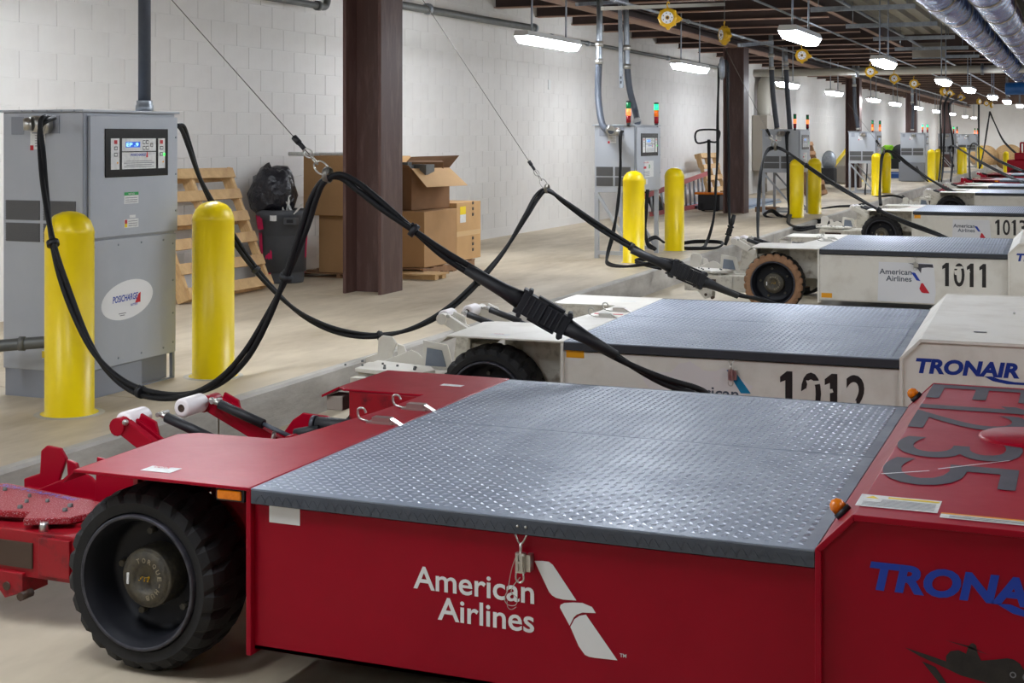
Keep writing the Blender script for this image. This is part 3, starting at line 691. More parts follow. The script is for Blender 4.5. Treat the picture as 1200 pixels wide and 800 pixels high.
    # roller arms with dampers
    for (ry, rx, rz, ex) in ((.55,-.845,.585,-.50),(.93,-.84,.575,-.42)):
        arm = MB(); big = ry > .9
        ay = ry+.085 if big else ry-.02
        arm.beam((rx+.02,ay,rz),(ex,ay,.40),.030,.055); arm.beam((rx+.02,ay+.05,rz),(ex,ay+.05,.40),.012,.045)
        arm.cyl((rx,ay-.02,rz),(rx,ay+.07,rz),.030,14); arm.prism([(rx+.02,rz-.02),(rx+.12,rz-.06),(rx+.10,rz+.01),(rx+.04,rz+.035)], ay+.055, ay+.067, 'y')
        ao = arm.build('roller_arm', P, t, bevel=.003)
        yr0, yr1 = (ry-.06, ry+.065) if big else (ry, ry+.12)
        b = MB().lathe([(.014,0),(.022,0),(.030,.002),(.034,.008),(.034,yr1-yr0-.008),(.030,yr1-yr0)], (rx-.005,yr0,rz+.008), 'y', 28); ro = b.build('roller', M['nylon'], ao)
        MB().lathe([(.0005,.004),(.016,.004),(.020,.001)], (rx-.005,yr0,rz+.008), 'y', 20).build('bore', M['greaseshade'], ro)
        b = MB(); dy = ay-.045 if big else ay+.13
        p0 = Vector((rx+.09,dy,rz+.012)); p1 = Vector((rx+.27,dy,rz-.045)); p2 = Vector((rx+.38,dy,rz-.08))
        b.cyl(p0,p1,.017,14); b.cyl(p1,p2,.008,10,mi=1); b.cyl(p0-(p1-p0)*.15,p0,.009,10,mi=2); b.cyl(p0-(p1-p0)*.15-Vector((0,.015,0)),p0-(p1-p0)*.15+Vector((0,.045,0)),.008,8,mi=2)
        b.build('gas_damper', [M['blackmat'], M['decklip'], M['steel']], ao)
        MB().ball((rx+.04,ay-.025,rz+.02),.011,8,6).build('pin', M['steel'], ao)
        b = MB(); b.cyl((rx+.29,ay-.02,rz-.12),(rx+.30,ay-.02,rz-.075),.008,8); b.build('pin', M['steel'], ao)
    b = MB(); b.prism([(-.62,.38),(-.50,.535),(-.46,.562),(-.36,.558),(-.28,.50),(-.22,.46),(-.22,.38)], 1.05, 1.065, 'y'); b.prism([(-.60,.38),(-.46,.49),(-.36,.505),(-.24,.44),(-.24,.38)], .93, .94, 'y')
    b.cyl((-.44,.92,.49),(-.44,1.06,.49),.018,10); b.build('pivot_bracket', P, t, bevel=.003)
    b = MB(); b.cyl((-.45,.985,.50),(-.36,1.0,.52),.020,12); b.cyl((-.385,1.02,.535),(-.18,1.06,.525),.027,14); b.cyl((-.40,1.02,.535),(-.385,1.02,.535),.030,14,mi=1)
    b.build('hydraulic_ram', [M['blackmat'], M['rimedge']], t)
    return t
tractor((-2.11, 3.30), 0, 'crimson low tow tractor in the foreground with grey treadplate deck', 'red', 'E1235', 2)
tractor((-2.27, 6.23), math.radians(1.6), 'white low tow tractor numbered 1012, next behind the crimson one', 'white', '1012', 1)
tractor((-2.11, 12.21), math.radians(1.2), 'white low tow tractor numbered 1011 with a tan dusted tyre', 'tan', '1011', 1)
tractor((-2.06, 18.9), math.radians(.3), 'white low tow tractor numbered 1013, beyond the one with the tan tyre', 'white', '1013', 0)
tractor((-1.75, 25.6), 0, 'white low tow tractor beyond number 1013 with orange tape on its side', 'white', None, 0)
tractor((-1.75, 29.2), 0, 'white low tow tractor just in front of the two far crimson ones', 'white', None, 0)
tractor((-1.75, 33.4), 0, 'crimson low tow tractor in the middle distance, nearer of the two there', 'red', None, 0)
tractor((-1.75, 38.6), 0, 'crimson low tow tractor in the middle distance, farther of the two there', 'red', None, 0)

# ================================================================= CHARGERS AND BOLLARDS
def oval(m, cy, cz, ry, rz, x, tilt, mi=0, n=36):
    pts = []
    for i in range(n):
        a = 2*PI*i/n; u, v = ry*math.cos(a), rz*math.sin(a); pts.append((u*math.cos(tilt)-v*math.sin(tilt), u*math.sin(tilt)+v*math.cos(tilt)))
    poly(m, pts, (x, cy, cz), (0,1,0), (0,0,1), mi)
YR, ZU = (0,1,0), (0,0,1)
def panel(parent, w):
    "display panel on the +X face; local origin at cabinet's near front bottom corner"
    k = w/.77; b = MB(); b.box((0,.145*k,1.115),(.006,.672*k,1.365)); pn = b.build('display_panel', M['panelb'], parent, bevel=.002)
    b = MB(); X = .0064
    def R(y0, z0, y1, z1, mi, e=0): rect(b, y0*k, z0, y1*k, z1, (X+e,0,0), YR, ZU, mi)
    R(.185,1.155,.255,1.315,0); R(.275,1.155,.562,1.243,0); R(.275,1.248,.562,1.315,0); R(.582,1.155,.642,1.315,0)
    R(.305,1.268,.425,1.297,1,.001); text(b, 'EP .9', (X+.002,.31*k,1.273), YR, ZU, w=.10*k, h=.019, mi=2)
    for y0 in (.21, .597):
        R(y0,1.286,y0+.026,1.306,3,.001)
        for z0 in (1.255, 1.222): R(y0,z0,y0+.028,z0+.018,4,.001); R(y0+.004,z0+.003,y0+.024,z0+.015,0,.0015)
        R(y0+.022,1.185,y0+.034,1.194,7,.001)
    for y0, z0 in ((.448,1.285),(.476,1.285),(.448,1.255),(.476,1.255),(.512,1.27)): R(y0,z0,y0+.022,z0+.020,4,.001); R(y0+.003,z0+.003,y0+.019,z0+.017,0,.0015)
    R(.628,1.222,.640,1.236,6,.002)
    text(b, 'POSICHARGE', (X+.001,.345*k,1.222), YR, ZU, w=.13*k, h=.014, mi=5, shear=.2); poly(b, [(.475*k,1.215),(.492*k,1.215),(.490*k,1.243),(.482*k,1.243)], (X+.001,0,0), YR, ZU, 3)
    for i in range(4): R(.29+.02*(i % 2),1.165+.010*i,.545-.02*(i % 2),1.168+.010*i,8,.001)
    b.build('panel_print', [M['paper'], M['screen'], M['screent'], M['redlab'], M['panelb'], M['blue'], M['ledg'], M['orangefl'], M['print']], pn)
    return pn
def stack_light(parent, y, x, z, on):
    r = .026; g, a_, d = ((M['sgreenon'] if on == 'g' else M['sgreen']), (M['samberon'] if on == 'a' else M['samber']), (M['samberon'] if on == 'r' else M['sred']))
    m = MB(); m.cyl((x,y,z-.04),(x,y,z),r*.8,12,mi=3); m.cyl((x,y,z),(x,y,z+.075),r,14); m.cyl((x,y,z+.077),(x,y,z+.15),r,14,mi=1); m.cyl((x,y,z+.152),(x,y,z+.22),r,14,mi=2); m.cyl((x,y,z+.22),(x,y,z+.238),r,14,mi=3)
    m.build('stack_light', [d, a_, g, M['blackmat']], parent)
def charger(loc, label, w=.77, dpt=.5, stand=False, lights=None, led='g', tower=True, h=1.46, lowbox=False):
    t = thing('battery_charger', label, 'charger', loc)
    cb = M['cab']; z0 = .72 if stand else .14; H = h
    b = MB(); b.box((-dpt,0,z0),(0,w,H-.012)); body = b.build('cabinet', cb, t, bevel=.004)
    b = MB(); b.box((-dpt-.02,-.02,H-.012),(.02,w+.02,H)); b.build('roof', cb, t, bevel=.002)
    b = MB(); b.box((.004,.035,(z0 if stand else .80)+.01),(.022,w-.004,H-.03)); b.build('door', cb, t, bevel=.003)
    b = MB(); b.box((-.002,.002,z0+.02),(.006,.030,H-.02)); b.build('door_gap', M['cabdk'], t)
    ho = bpy.data.objects.new('fascia', None)
    pn = panel(t, w); pn.location = (.022, 0, 0)
    b = MB()
    for q in (.06, .22, .40, .58, .72): b.cyl((-dpt*q, -.021, H-.006),(-dpt*q,-.026,H-.006),.006,6)
    for z in (.92, 1.12, 1.32): b.cyl((.022,w-.02,z),(.026,w-.02,z),.006,6)
    if not stand:
        for z in (.20, .36, .54, .74): b.cyl((.010,w-.03,z),(.013,w-.03,z),.006,6)
        for q in (.1,.35,.6,.85):
            for z in (.18, .765): b.cyl((.010,w*q,z),(.013,w*q,z),.006,6)
    b.build('screw', M['galv'], t)
    # louvred vent windows on the near side
    for (xa, xb) in ((-dpt+.02, -dpt*.53), (-dpt*.48, -.04)):
        for (za, zb) in ((.90, 1.0), (.79, .885)):
            v = MB(); v.box((xa,-.003,za),(xb,0,zb))
            for i in range(8): v.box((xa,-.006,za+.004+(zb-za)/8*i),(xb,-.003,za+.010+(zb-za)/8*i))
            v.build('vent', M['vent'], t)
    if stand:
        for lx in (-dpt+.02, -.02):
            for ly in (.02, w-.02): MB().box((lx-.022,ly-.022,0),(lx+.022,ly+.022,z0)).build('stand_leg', M['cab'], t)
        b = MB()
        b.box((-dpt+.02,.0,.04),(-.02,.03,.08)); b.beam((-dpt+.03,.02,z0-.02),(-.04,.02,.08),.03,.03); b.build('brace', M['cab'], t)
        b = MB(); b.box((-dpt+.02,w-.03,.04),(-.02,w,.08)); b.beam((-dpt+.03,w-.02,z0-.02),(-.04,w-.02,.08),.03,.03); b.build('brace', M['cab'], t)
    else:
        b = MB(); b.box((.0,.0,.145),(.010,w-.004,.795)); b.build('lower_panel', cb, t, bevel=.002)
        b = MB(); b.box((-dpt+.01,.004,0),(0,w*.62,.14)); b.box((-dpt+.01,w*.62,0),(-.05,w-.004,.14)); b.box((-.02,w-.02,0),(0,w,.14)); b.box((-.02,w*.62,0),(0,w,.006)); b.build('plinth', M['cabdk'], t)
    # gland, tags
    b = MB(); g = (-dpt*.50,0,H-.075); b.box((g[0]-.06,-.006,g[2]-.045),(g[0]+.06+.05,0,g[2]+.045),mi=1)
    b.cyl((g[0]+.05,-.006,g[2]),(g[0]+.01,-.09,g[2]+.002),.042,18); b.cyl((g[0]+.01,-.09,g[2]+.002),(g[0]-.02,-.115,g[2]),.036,18,r2=.030)
    b.cyl((g[0]+.045,-.02,g[2]),(g[0]+.036,-.035,g[2]),.047,10)
    b.build('cable_gland', [M['steel'], M['cabdk']], t)
    b = MB(); b.box((-dpt+.055,-.004,H-.125),(-dpt+.135,0,H-.035)); b.build('cover_plate', M['cabdk'], t, bevel=.002)
    b = MB(); tx = -dpt*.55; rect(b, -.05,-.20,.045,-.10, (tx,-.0015,H), (1,0,0), ZU); rect(b, -.05,-.205,-.028,-.18, (tx,-.0022,H), (1,0,0), ZU, 1)
    for i in range(5): rect(b, -.02,-.185+.013*i,.04,-.181+.013*i, (tx,-.0022,H), (1,0,0), ZU, 2)
    b.build('rating_tag', [M['paper'], M['redlab'], M['print']], t)
    b = MB(); X = .0225
    if lights is None:
        rect(b, .30,.975,.42,1.035,(X,0,0),YR,ZU,0); rect(b, .30,1.018,.42,1.035,(X+.0006,0,0),YR,ZU,1); text(b,'NOTICE',(X+.0014,.335,1.0215),YR,ZU,w=.05,h=.009,mi=0); 
        LB = [M['paper'], M['green'], M['redlab'], M['yel'], M['print']]
        for i in range(3): rect(b, .31,.982+.011*i,.41,.985+.011*i,(X+.0006,0,0),YR,ZU,4)
        b.build('door_label', LB, t); b = MB()
        rect(b, .30,.85,.42,.895,(X,0,0),YR,ZU,0); rect(b, .305,.872,.325,.892,(X+.0006,0,0),YR,ZU,2); rect(b, .305,.853,.325,.872,(X+.0006,0,0),YR,ZU,3)
        rect(b, .345,.9,.395,.915,(X,0,0),YR,ZU,0)
        for i in range(3): rect(b, .335,.858+.012*i,.41,.861+.012*i,(X+.0006,0,0),YR,ZU,4)
        b.build('door_label', [M['paper'], M['green'], M['redlab'], M['yel'], M['print']], t)
        b = MB(); oval(b, .345, .475, .215, .100, .0108, math.radians(6))
        text(b,'POSICHARGE',(.0118,.22,.465),(0,1,.03),(0,0,1),w=.21,h=.035,bold=.02,shear=.2,mi=1); poly(b,[(.405,.452),(.450,.452),(.452,.505),(.435,.497)],(.0122,0,0),YR,ZU,2)
        text(b,'BATTERY',(.0118,.37,.438),(0,1,.03),(0,0,1),w=.06,h=.012,mi=1); rect(b,.27,.405,.33,.409,(.0114,0,0),YR,ZU,3); rect(b,.28,.395,.32,.399,(.0114,0,0),YR,ZU,3); b.build('oval_sticker', [M['decal'], M['blue'], M['tailred'], M['print']], t)
    else:
        rect(b, .26*w/.77,.88,.54*w/.77,1.06,(X,0,0),YR,ZU,0); rect(b, .28,.975,.38,1.0,(X+.001,0,0),YR,ZU,2); rect(b, .48,.975,.52,1.02,(X+.001,0,0),YR,ZU,1)
        for i in range(4): rect(b, .28,.895+.015*i,.50,.90+.015*i,(X+.001,0,0),YR,ZU,4)
        text(b,'DANGER',(X+.001,.28,1.035),YR,ZU,w=.2,h=.014,mi=2)
        if stand: rect(b, .30,.80,.44,.86,(X,0,0),YR,ZU,0); rect(b, .30,.80,.36,.86,(X+.001,0,0),YR,ZU,3)
        b.build('door_label', [M['paper'], M['green'], M['redlab'], M['yel'], M['print']], t)
        stack_light(t, -.01, -.06, H+.02, lights[0]); stack_light(t, w-.06, -.01, H+.02, lights[1])
    if lowbox: MB().box((-dpt-.02,-.28,.02),(.03,-.02,.58)).build('lower_box', M['cabdk'], t, bevel=.004)
    if not stand and lights is None:
        b = MB(); z = .30
        b.tube([(-.03,-.002,z+.02),(-.10,-.10,z+.01),(-.22,-.16,z),(-.34,-.22,z-.01)], .030, 14, 5); b.cyl((-.22,-.16,z),(-.245,-.172,z),.036,14); b.cyl((-.34,-.22,z-.01),(-.39,-.245,z-.012),.046,16)
        b.cyl((0-.03,-.004,z+.02),(-.07,-.06,z+.014),.038,14)
        b.build('conduit_elbow', M['galvdk'], t)
        b = MB(); rect(b, -.25,.20,-.17,.245,(0,-.0015,0),(1,0,0),ZU); rect(b, -.25,.205,-.225,.24,(0,-.0022,0),(1,0,0),ZU,1); b.build('rating_tag', [M['paper'], M['yel']], t)
    return t
charger((-4.635, 5.71, PZ), 'tall grey floor standing charger nearest the camera with an oval sticker', w=.77)
charger((-4.51, 14.62, PZ), 'grey charger on a steel stand behind the second bollard pair', w=.95, dpt=.45, stand=True, lights='ag', h=1.46)
charger((-4.48, 23.95, PZ), 'grey charger on a steel stand right of the second brown column', w=.95, dpt=.62, stand=True, lights='aa', h=1.46)
charger((-4.45, 33.2, PZ), 'grey charger on a stand in front of the third brown column', w=.95, dpt=.6, stand=True, lights='rr', h=1.46)
charger((-4.40, 43.6, PZ), 'pale grey floor standing charger with a box at its foot', w=.95, dpt=.7, lights='gg', lowbox=True)
charger((-4.30, 53.2, PZ), 'grey charger far down the row behind hanging cables', w=.95, dpt=.6, stand=True, lights='gr')
charger((-4.25, 63.2, PZ), 'farthest grey charger, left of the cable drums', w=.95, dpt=.8, stand=True, lights='rr')

bol = MB().lathe([(.135,0),(.135,.004),(.115,.006),(.115,.86),(.1165,.864),(.112,.885),(.098,.920),(.072,.948),(.035,.964),(.0005,.968)], (0,0,0), 'z', 40).mesh('bollard', M['yellow'])
bring = MB().lathe([(.118,.003),(.145,.004),(.165,.0005)], (0,0,0), 'z', 24).mesh('seal_ring', M['kerb'])
BL = [((-4.50,5.45),'thick yellow bollard left of the near charger door, nearest to the camera'), ((-4.465,6.60),'thick yellow bollard at the right corner of the near charger'),
      ((-4.40,14.25),'yellow bollard left of the second charger door'), ((-4.43,15.95),'yellow bollard right of the second charger'),
      ((-4.38,23.25),'yellow bollard left at the third charger'), ((-4.30,24.45),'yellow bollard right at the third charger, partly hidden by a cable'),
      ((-4.35,32.7),'yellow bollard left at the fourth charger'), ((-4.36,34.4),'yellow bollard right at the fourth charger'),
      ((-4.18,43.3),'yellow bollard left at the pale fifth charger'), ((-4.18,45.4),'yellow bollard right at the pale fifth charger'),
      ((-4.1,52.9),'yellow bollard left at the sixth charger behind cables'), ((-4.1,54.3),'yellow bollard right at the sixth charger behind cables'),
      ((-4.08,63.0),'yellow bollard before the farthest charger'), ((-2.95,61.0),'lone yellow bollard in front of the wooden cable drums')]
for (x, yy), lb in BL:
    o = inst('bollard', bol, None, (x, yy, PZ if x < KX else 0)); tag(o, lb, 'bollard')
    inst('seal_ring', bring, o)

# vertical conduits feeding the chargers
def feed(pts, label, flex=True, r=.034, strap=False):
    t = thing('power_conduit', label, 'conduit', pts[-1])
    P = [Vector(p)-Vector(pts[-1]) for p in pts]
    b = MB(); b.tube(P[:2]+[P[1]+(P[2]-P[1])*.02], r, 14, 2); b.build('rigid_conduit', M['galv'], t)
    b = MB(); b.tube(P[1:], r*1.1, 14, 5); b.build('flexible_conduit', M['decklip'], t)
    b = MB()
    for p in (P[1], P[1]+(P[0]-P[1])*.25): b.cyl(p+Vector((0,0,-.03)), p+Vector((0,0,.03)), r*1.35, 14)
    b.cyl(P[-1]+Vector((0,0,.0)), P[-1]+(P[-2]-P[-1]).normalized()*.05, r*1.4, 14); b.build('coupling', M['steel'], t)
    if strap:
        b = MB(); b.box((-.06,-.02,0),(-.03,.02,-P[0].z+0)) if False else b.beam(P[0]+Vector((-.07,0,0)), P[1]+Vector((-.07,0,-.25)), .041, .041); s_ = b.build('strut', M['galv'], t)
        b = MB()
        z = P[1].z-.2
        while z < P[0].z: b.box((P[1].x-.080,P[1].y-.0215,z),(P[1].x-.062,P[1].y-.0205,z+.03)); z += .055
        b.build('slot', M['blackmat'], s_)
    return t
b = MB(); t = thing('power_conduit', 'dark plastic coated conduit rising from the near charger roof', 'conduit', (-4.85, 6.50, 1.68))
MB().cyl((0,0,.05),(0,0,1.7),.035,20).build('coated_pipe', M['decklip'], t); MB().lathe([(.045,0),(.05,.01),(.05,.035),(.044,.045),(.044,.065)],(0,0,0),'z',12).build('coupling', M['galv'], t)
for (xa, ya, X_, Y_, lb, st) in ((705, 0, -4.98, 14.5, 'grey flexible conduit bending into the second charger, left of two', False), (735, 0, -4.98, 16.0, 'grey flexible conduit with slotted strut at the second charger, right of two', True)):
    dd = 15.6 if not st else 16.6
    top = at(xa-2, -10, d=dd); mid = at(702 if not st else 735, 72 if not st else 78, d=dd); end = at(706, 146, d=dd-.3) if not st else at(745, 132, d=dd)
    m2 = at(701 if not st else 738, 112 if not st else 105, d=dd)
    e2 = at(716, 153, d=15.0) if not st else at(747, 143, d=16.0)
    feed([top, mid, m2, end, e2], lb, strap=st)
for (xt, xm, xe, ye, dd, lb, top_y) in ((903,905,911,153,24.4,'dark sleeved conduit rising from the third charger, left of two',20), (920,922,926,155,24.8,'dark sleeved conduit rising from the third charger, right of two',55),
                                 (1000,1001,1006,152,33.6,'conduit rising from the fourth charger before the brown column',60), (1069,1069,1069,153,44,'bright conduit rising from the pale fifth charger',80)):
    feed([at(xt,top_y,d=dd), at(xt+1,80 if dd < 30 else 100,d=dd) if dd < 40 else at(xt,120,d=dd), at(xm+1,112 if dd < 30 else 128,d=dd), at(xe,ye,d=dd)], lb, r=.04)
t = tag(MB().tube([at(838,12,d=24.4), at(880,18,d=24.4), at(899,26,d=24.4), at(903,36,d=24.4)], .04, 12, 5).build('conduit_bend', M['galv']), 'galvanised conduit sweeping down to the third charger', 'conduit')
t = tag(MB().tube([at(958,48,d=33.6), at(990,56,d=33.6), at(999,62,d=33.6), at(1001,70,d=33.6)], .045, 12, 5).build('conduit_bend', M['galv']), 'galvanised conduit sweeping down to the fourth charger', 'conduit')

# ---- yellow spring balancers under the ceiling
def balancer(p, label, yaw=0, group=None, wire=.85):
    t = thing('spring_balancer', label, 'balancer', p, yaw, group)
    b = MB(); b.lathe([(.0005,-.045),(.085,-.045),(.10,-.035),(.105,0),(.10,.035),(.085,.045),(.0005,.045)], (0,0,0), 'y', 28); b.prism([(.08,.045),(.15,-.01),(.145,-.03),(.07,-.06)], -.03, .03, 'y'); b.prism([(-.03,-.09),(.03,-.09),(.012,-.125),(-.012,-.125)], -.02, .02, 'y')
    for i in range(8):
        a = 2*PI*i/8; b.cyl((.098*math.cos(a),-.04,.098*math.sin(a)),(.098*math.cos(a),.04,.098*math.sin(a)),.012,8)
    b.build('drum', M['reel'], t)
    b = MB(); b.lathe([(.022,-.0465),(.064,-.0465)], (0,0,0), 'y', 28)
    f = b.build('dial', M['decal'], t); b = MB()
    for i in range(7):
        a = 2*PI*i/7; b.box((.048*math.cos(a)-.005,-.048,.048*math.sin(a)-.006),(.048*math.cos(a)+.005,-.0468,.048*math.sin(a)+.006))
    b.cyl((0,-.05,0),(0,-.044,0),.014,12); b.build('dial_marks', M['greaseshade'], f)
    b = MB(); b.tube([(0,0,.10),(-.012,0,.14),(0,0,.17),(.016,0,.15)], .007, 6, 4); b.build('hook', M['reel'], t); MB().cyl((0,0,.165),(0,0,.165+wire),.005,6).build('drop_rod', M['galvdk'], t)
    return t
balancer(at(783,21,d=14.8), 'yellow balancer reel over the second charger, near one, dial facing the camera', .1)
balancer(at(849,41,d=17.2), 'yellow balancer reel before the second brown column, turned sideways', -.9)
for (px, py, dd, lb, yw) in ((940,65,21.7,'yellow balancer reel just below the large lamp',.1),(1020,84,27.2,'yellow balancer reel leftmost of the three before the pale pipe',.1),(1048,92,30.1,'yellow balancer reel middle of the three before the pale pipe',.1),
    (1071,98,33,'yellow balancer reel rightmost of the three before the pale pipe',.2),(1105,107,39,'yellow balancer reel of the far trio, left, seen edge on',1.1),(1113,109.5,41,'yellow balancer reel of the far trio, middle',.1),(1126,114,45,'yellow balancer reel of the far trio, right',.1),
    (1147,119,52,'yellow balancer reel of the farthest trio, left',1.0),(1156,121,55,'yellow balancer reel of the farthest trio, middle',.1),(1162,123,57,'yellow balancer reel of the farthest trio, right',1.2)):
    balancer(at(px,py,d=dd), lb, yw)
tag(MB().beam(at(706,10,d=14.6), at(848,5,d=17.0), .041, .041).build('balancer_strut', M['wpipe']), 'pale strut carrying the two nearest balancer reels', 'strut')
tag(MB().beam(at(676,5,d=15.6), at(735,2,d=16.4), .041, .041).build('balancer_strut', M['galv']), 'short galvanised strut left of the nearest balancer reel', 'strut')
tag(MB().beam(at(866,53,d=22), at(905,50,d=23), .05, .06).build('wall_strut', M['galv']), 'short slotted strut beside the second brown column', 'strut')
# balancers above the near charger carry the first two cables; outside the frame
B1 = Vector((-4.75, 5.35, 3.05)); B2 = Vector((-4.15, 7.6, 3.05))
balancer(B1, 'yellow balancer reel above the near charger, left one, outside the picture', .3, wire=.03); balancer(B2, 'yellow balancer reel above the near charger, right one, outside the picture', .3, wire=.03)

# ================================================================= CABLES
def cable(pts, label, r=.011, gap=.012, ties=(), name='charging_cable', conductors=2):
    "pts: Vectors; two conductors side by side, lightly twisted"
    t = thing(name, label, 'cable', pts[0]); o = Vector(pts[0]); P = [Vector(p)-o for p in pts]
    for s in range(conductors):
        Q = []
        for i, p in enumerate(P):
            tg = (P[min(i+1,len(P)-1)]-P[max(i-1,0)]).normalized(); sd = tg.cross(Vector((0,0,1)))
            if sd.length < .2: sd = Vector((1,0,0))
            sd.normalize(); u = sd.cross(tg); a = i*.9+s*2*PI/conductors
            Q.append(p+(sd*math.cos(a)*.6+u*math.sin(a))*gap*(1 if conductors > 1 else 0))
        MB().tube(Q, r, 8, 6).build('conductor', M['black'], t)
    for i in ties:
        tg = (P[i+1]-P[i-1]).normalized(); b = MB(); b.cyl(P[i]-tg*.012, P[i]+tg*.012, r+gap+.003, 12); b.ball(P[i]+Vector((0,-.01,r+gap)), .008, 8, 5); b.build('cable_tie', M['blackmat'], t)
    return t
def connector(parent, c, d, L=.24, r=.045, root=Vector((0,0,0))):
    c = Vector(c)-root; d = Vector(d).normalized(); up = Vector((0,0,1)); sd = d.cross(up).normalized(); up = sd.cross(d)
    R = Matrix(((d.x,sd.x,up.x,c.x),(d.y,sd.y,up.y,c.y),(d.z,sd.z,up.z,c.z),(0,0,0,1)))
    b = MB(); h = r
    b.box((-L*.45,-h*.8,-h),(0,h*.8,h),R); b.box((0,-h*.72,-h*.9),(L*.45,h*.72,h*.9),R)
    for s in (-1,1):
        b.box((-L*.48,-h*.85,s*h*1.02-.006),(-L*.38,h*.85,s*h*1.02+.006),R); b.box((L*.36,-h*.85,s*h-.006),(L*.46,h*.85,s*h+.006),R); b.box((-L*.2,-h*.5,s*h*1.08-.006),(L*.3,h*.5,s*h*1.08+.006),R)
        b.cyl(R@Vector((-L*.36,-h*.9,s*h*1.15)), R@Vector((-L*.36,h*.9,s*h*1.15)), .011, 8); b.cyl(R@Vector((L*.40,-h*.9,s*h*1.1)), R@Vector((L*.40,h*.9,s*h*1.1)), .011, 8)
    for q in (-.34,-.24,-.14,-.04,.08,.18,.28): b.box((L*q,-h*.9,-h*.82),(L*q+.008,h*.9,h*.82),R)
    o = b.build('connector_housing', M['blackmat'], parent, bevel=.003)
    b = MB(); b.beam(c+sd*0-up*h*1.15-d*L*.1, c-up*h*1.15+d*L*.25, .006, .006); b.build('connector_spring', M['steel'], o)
    a = MB(); a.rings([c-d*L*.45, c-d*L*.75, c-d*L*1.5], [h*.85,.030,.022], 12); a.build('cable_boot', M['blackmat'], parent); a = MB(); a.rings([c+d*L*.45, c+d*L*.8, c+d*L*1.4], [h*.8,.026,.018], 12); a.build('cable_boot', M['blackmat'], parent)
def hanger(hook, top, label, s=1.0):
    "steel wire from the balancer to the cable, with stop sleeve, shackle links and strap"
    hook = Vector(hook); top = Vector(top); d = (top-hook).normalized(); t = thing('hanging_wire', label, 'wire', hook)
    b = MB(); b.cyl(d*.10*s, top-hook, .0022*s**.5, 6); b.build('wire', M['rope'], t)
    b = MB(); b.cyl(d*.20*s, d*.235*s, .013*s, 10); b.cyl(d*.16*s, d*.20*s, .010*s, 10); b.build('stop_sleeve', M['blackmat'], t)
    u = d.orthogonal().normalized(); w = d.cross(u)
    def link(c, L, r, wd): 
        pts = [c+d*(L/2*math.cos(a))+(u if wd == 0 else w)*(L*.32*math.sin(a)) for a in [2*PI*i/10 for i in range(11)]]; return MB().tube(pts, r, 6, 2)
    for i, (q, L) in enumerate(((.135,.05),(.095,.05),(.045,.075))): link(d*q*s, L*s, .004*s, i % 2).build('link', M['steel'], t)
    b = MB(); b.lathe([(.030,-.012),(.034,-.008),(.034,.008),(.030,.012)], (0,0,0), 'x', 14, M=Matrix.Scale(s,4)); b.build('strap', M['rope'], t)
    return t
D = lambda *a: [at(x,y_,d=d) for x, y_, d in a]
P1 = D((62,138,6.93),(52,140,6.82),(47,150,6.80),(49,180,6.74),(53,225,6.60),(62,285,6.42),(78,340,6.38),(103,400,6.33),(130,437,6.25),(165,459,6.15),(210,464,6.02),(252,450,5.92),(285,420,5.86),(312,375,5.82),(335,325,5.79),(357,265,5.76),(368,232,5.74),(380,212,5.72),(398,206,5.72),(420,219,5.72),(450,243,5.71),(485,270,5.70),(520,297,5.69),(560,322,5.68),(600,345,5.67),(637,367,5.66),(668,384,5.66),(700,404,5.67),(740,428,5.68),(780,447,5.70),(822,461,5.73),(845,480,5.76))
t = cable(P1, 'black twin cable looping from the near charger, left side, through the large foreground connector', r=.0125, gap=.013, ties=(5,9,14,21))
connector(t, P1[25], P1[26]-P1[24], root=P1[0])
t2 = hanger(at(384,205,d=5.72), B1, 'steel wire holding up the cable of the near charger in front of the brown column')
P2 = D((207,147,7.85),(214,150,7.9),(222,172,7.98),(234,208,8.06),(250,240,8.12),(268,270,8.15),(300,316,8.2),(340,358,8.25),(375,380,8.3),(410,391,8.35),(445,393,8.4),(485,384,8.5),(525,362,8.6),(560,330,8.7),(590,295,8.8),(615,255,8.85),(630,230,8.9),(642,223,8.9),(662,237,8.9),(700,264,8.9),(740,289,8.9),(775,308,8.9),(805,321,8.9),(835,334,8.95),(865,345,9.0),(895,352,9.1),(915,362,9.1))
t = cable(P2, 'black twin cable from right side of the near charger, sagging behind its right bollard', r=.012, gap=.012, ties=(6,10,13,20))
connector(t, P2[22], P2[23]-P2[21], L=.26, r=.045, root=P2[0])
hanger(at(641,221,d=8.9), B2, 'steel wire holding the second cable in front of the white block wall', .9)
# cables of the second charger
t = cable(D((729,154,14.45),(727,160,14.35),(727,200,14.35),(724,240,14.35),(718,275,14.3),(712,298,14.25),(713,309,14.1),(735,312,13.9),(765,309,13.9),(790,314,13.8),(800,308,14.0),(770,303,14.2),(745,306,14.3),(775,314,13.9)), 'black cable dropping from the second charger and coiled at its bollard foot', r=.013, gap=.012)
t = cable(D((759,222,15.5),(757,250,15.5),(756,270,15.5),(760,288,15.4),(768,292,15.3),(758,284,15.5),(768,278,15.6),(778,284,15.7)), 'black cable hanging under the second charger between its bollards', r=.013, gap=.012)
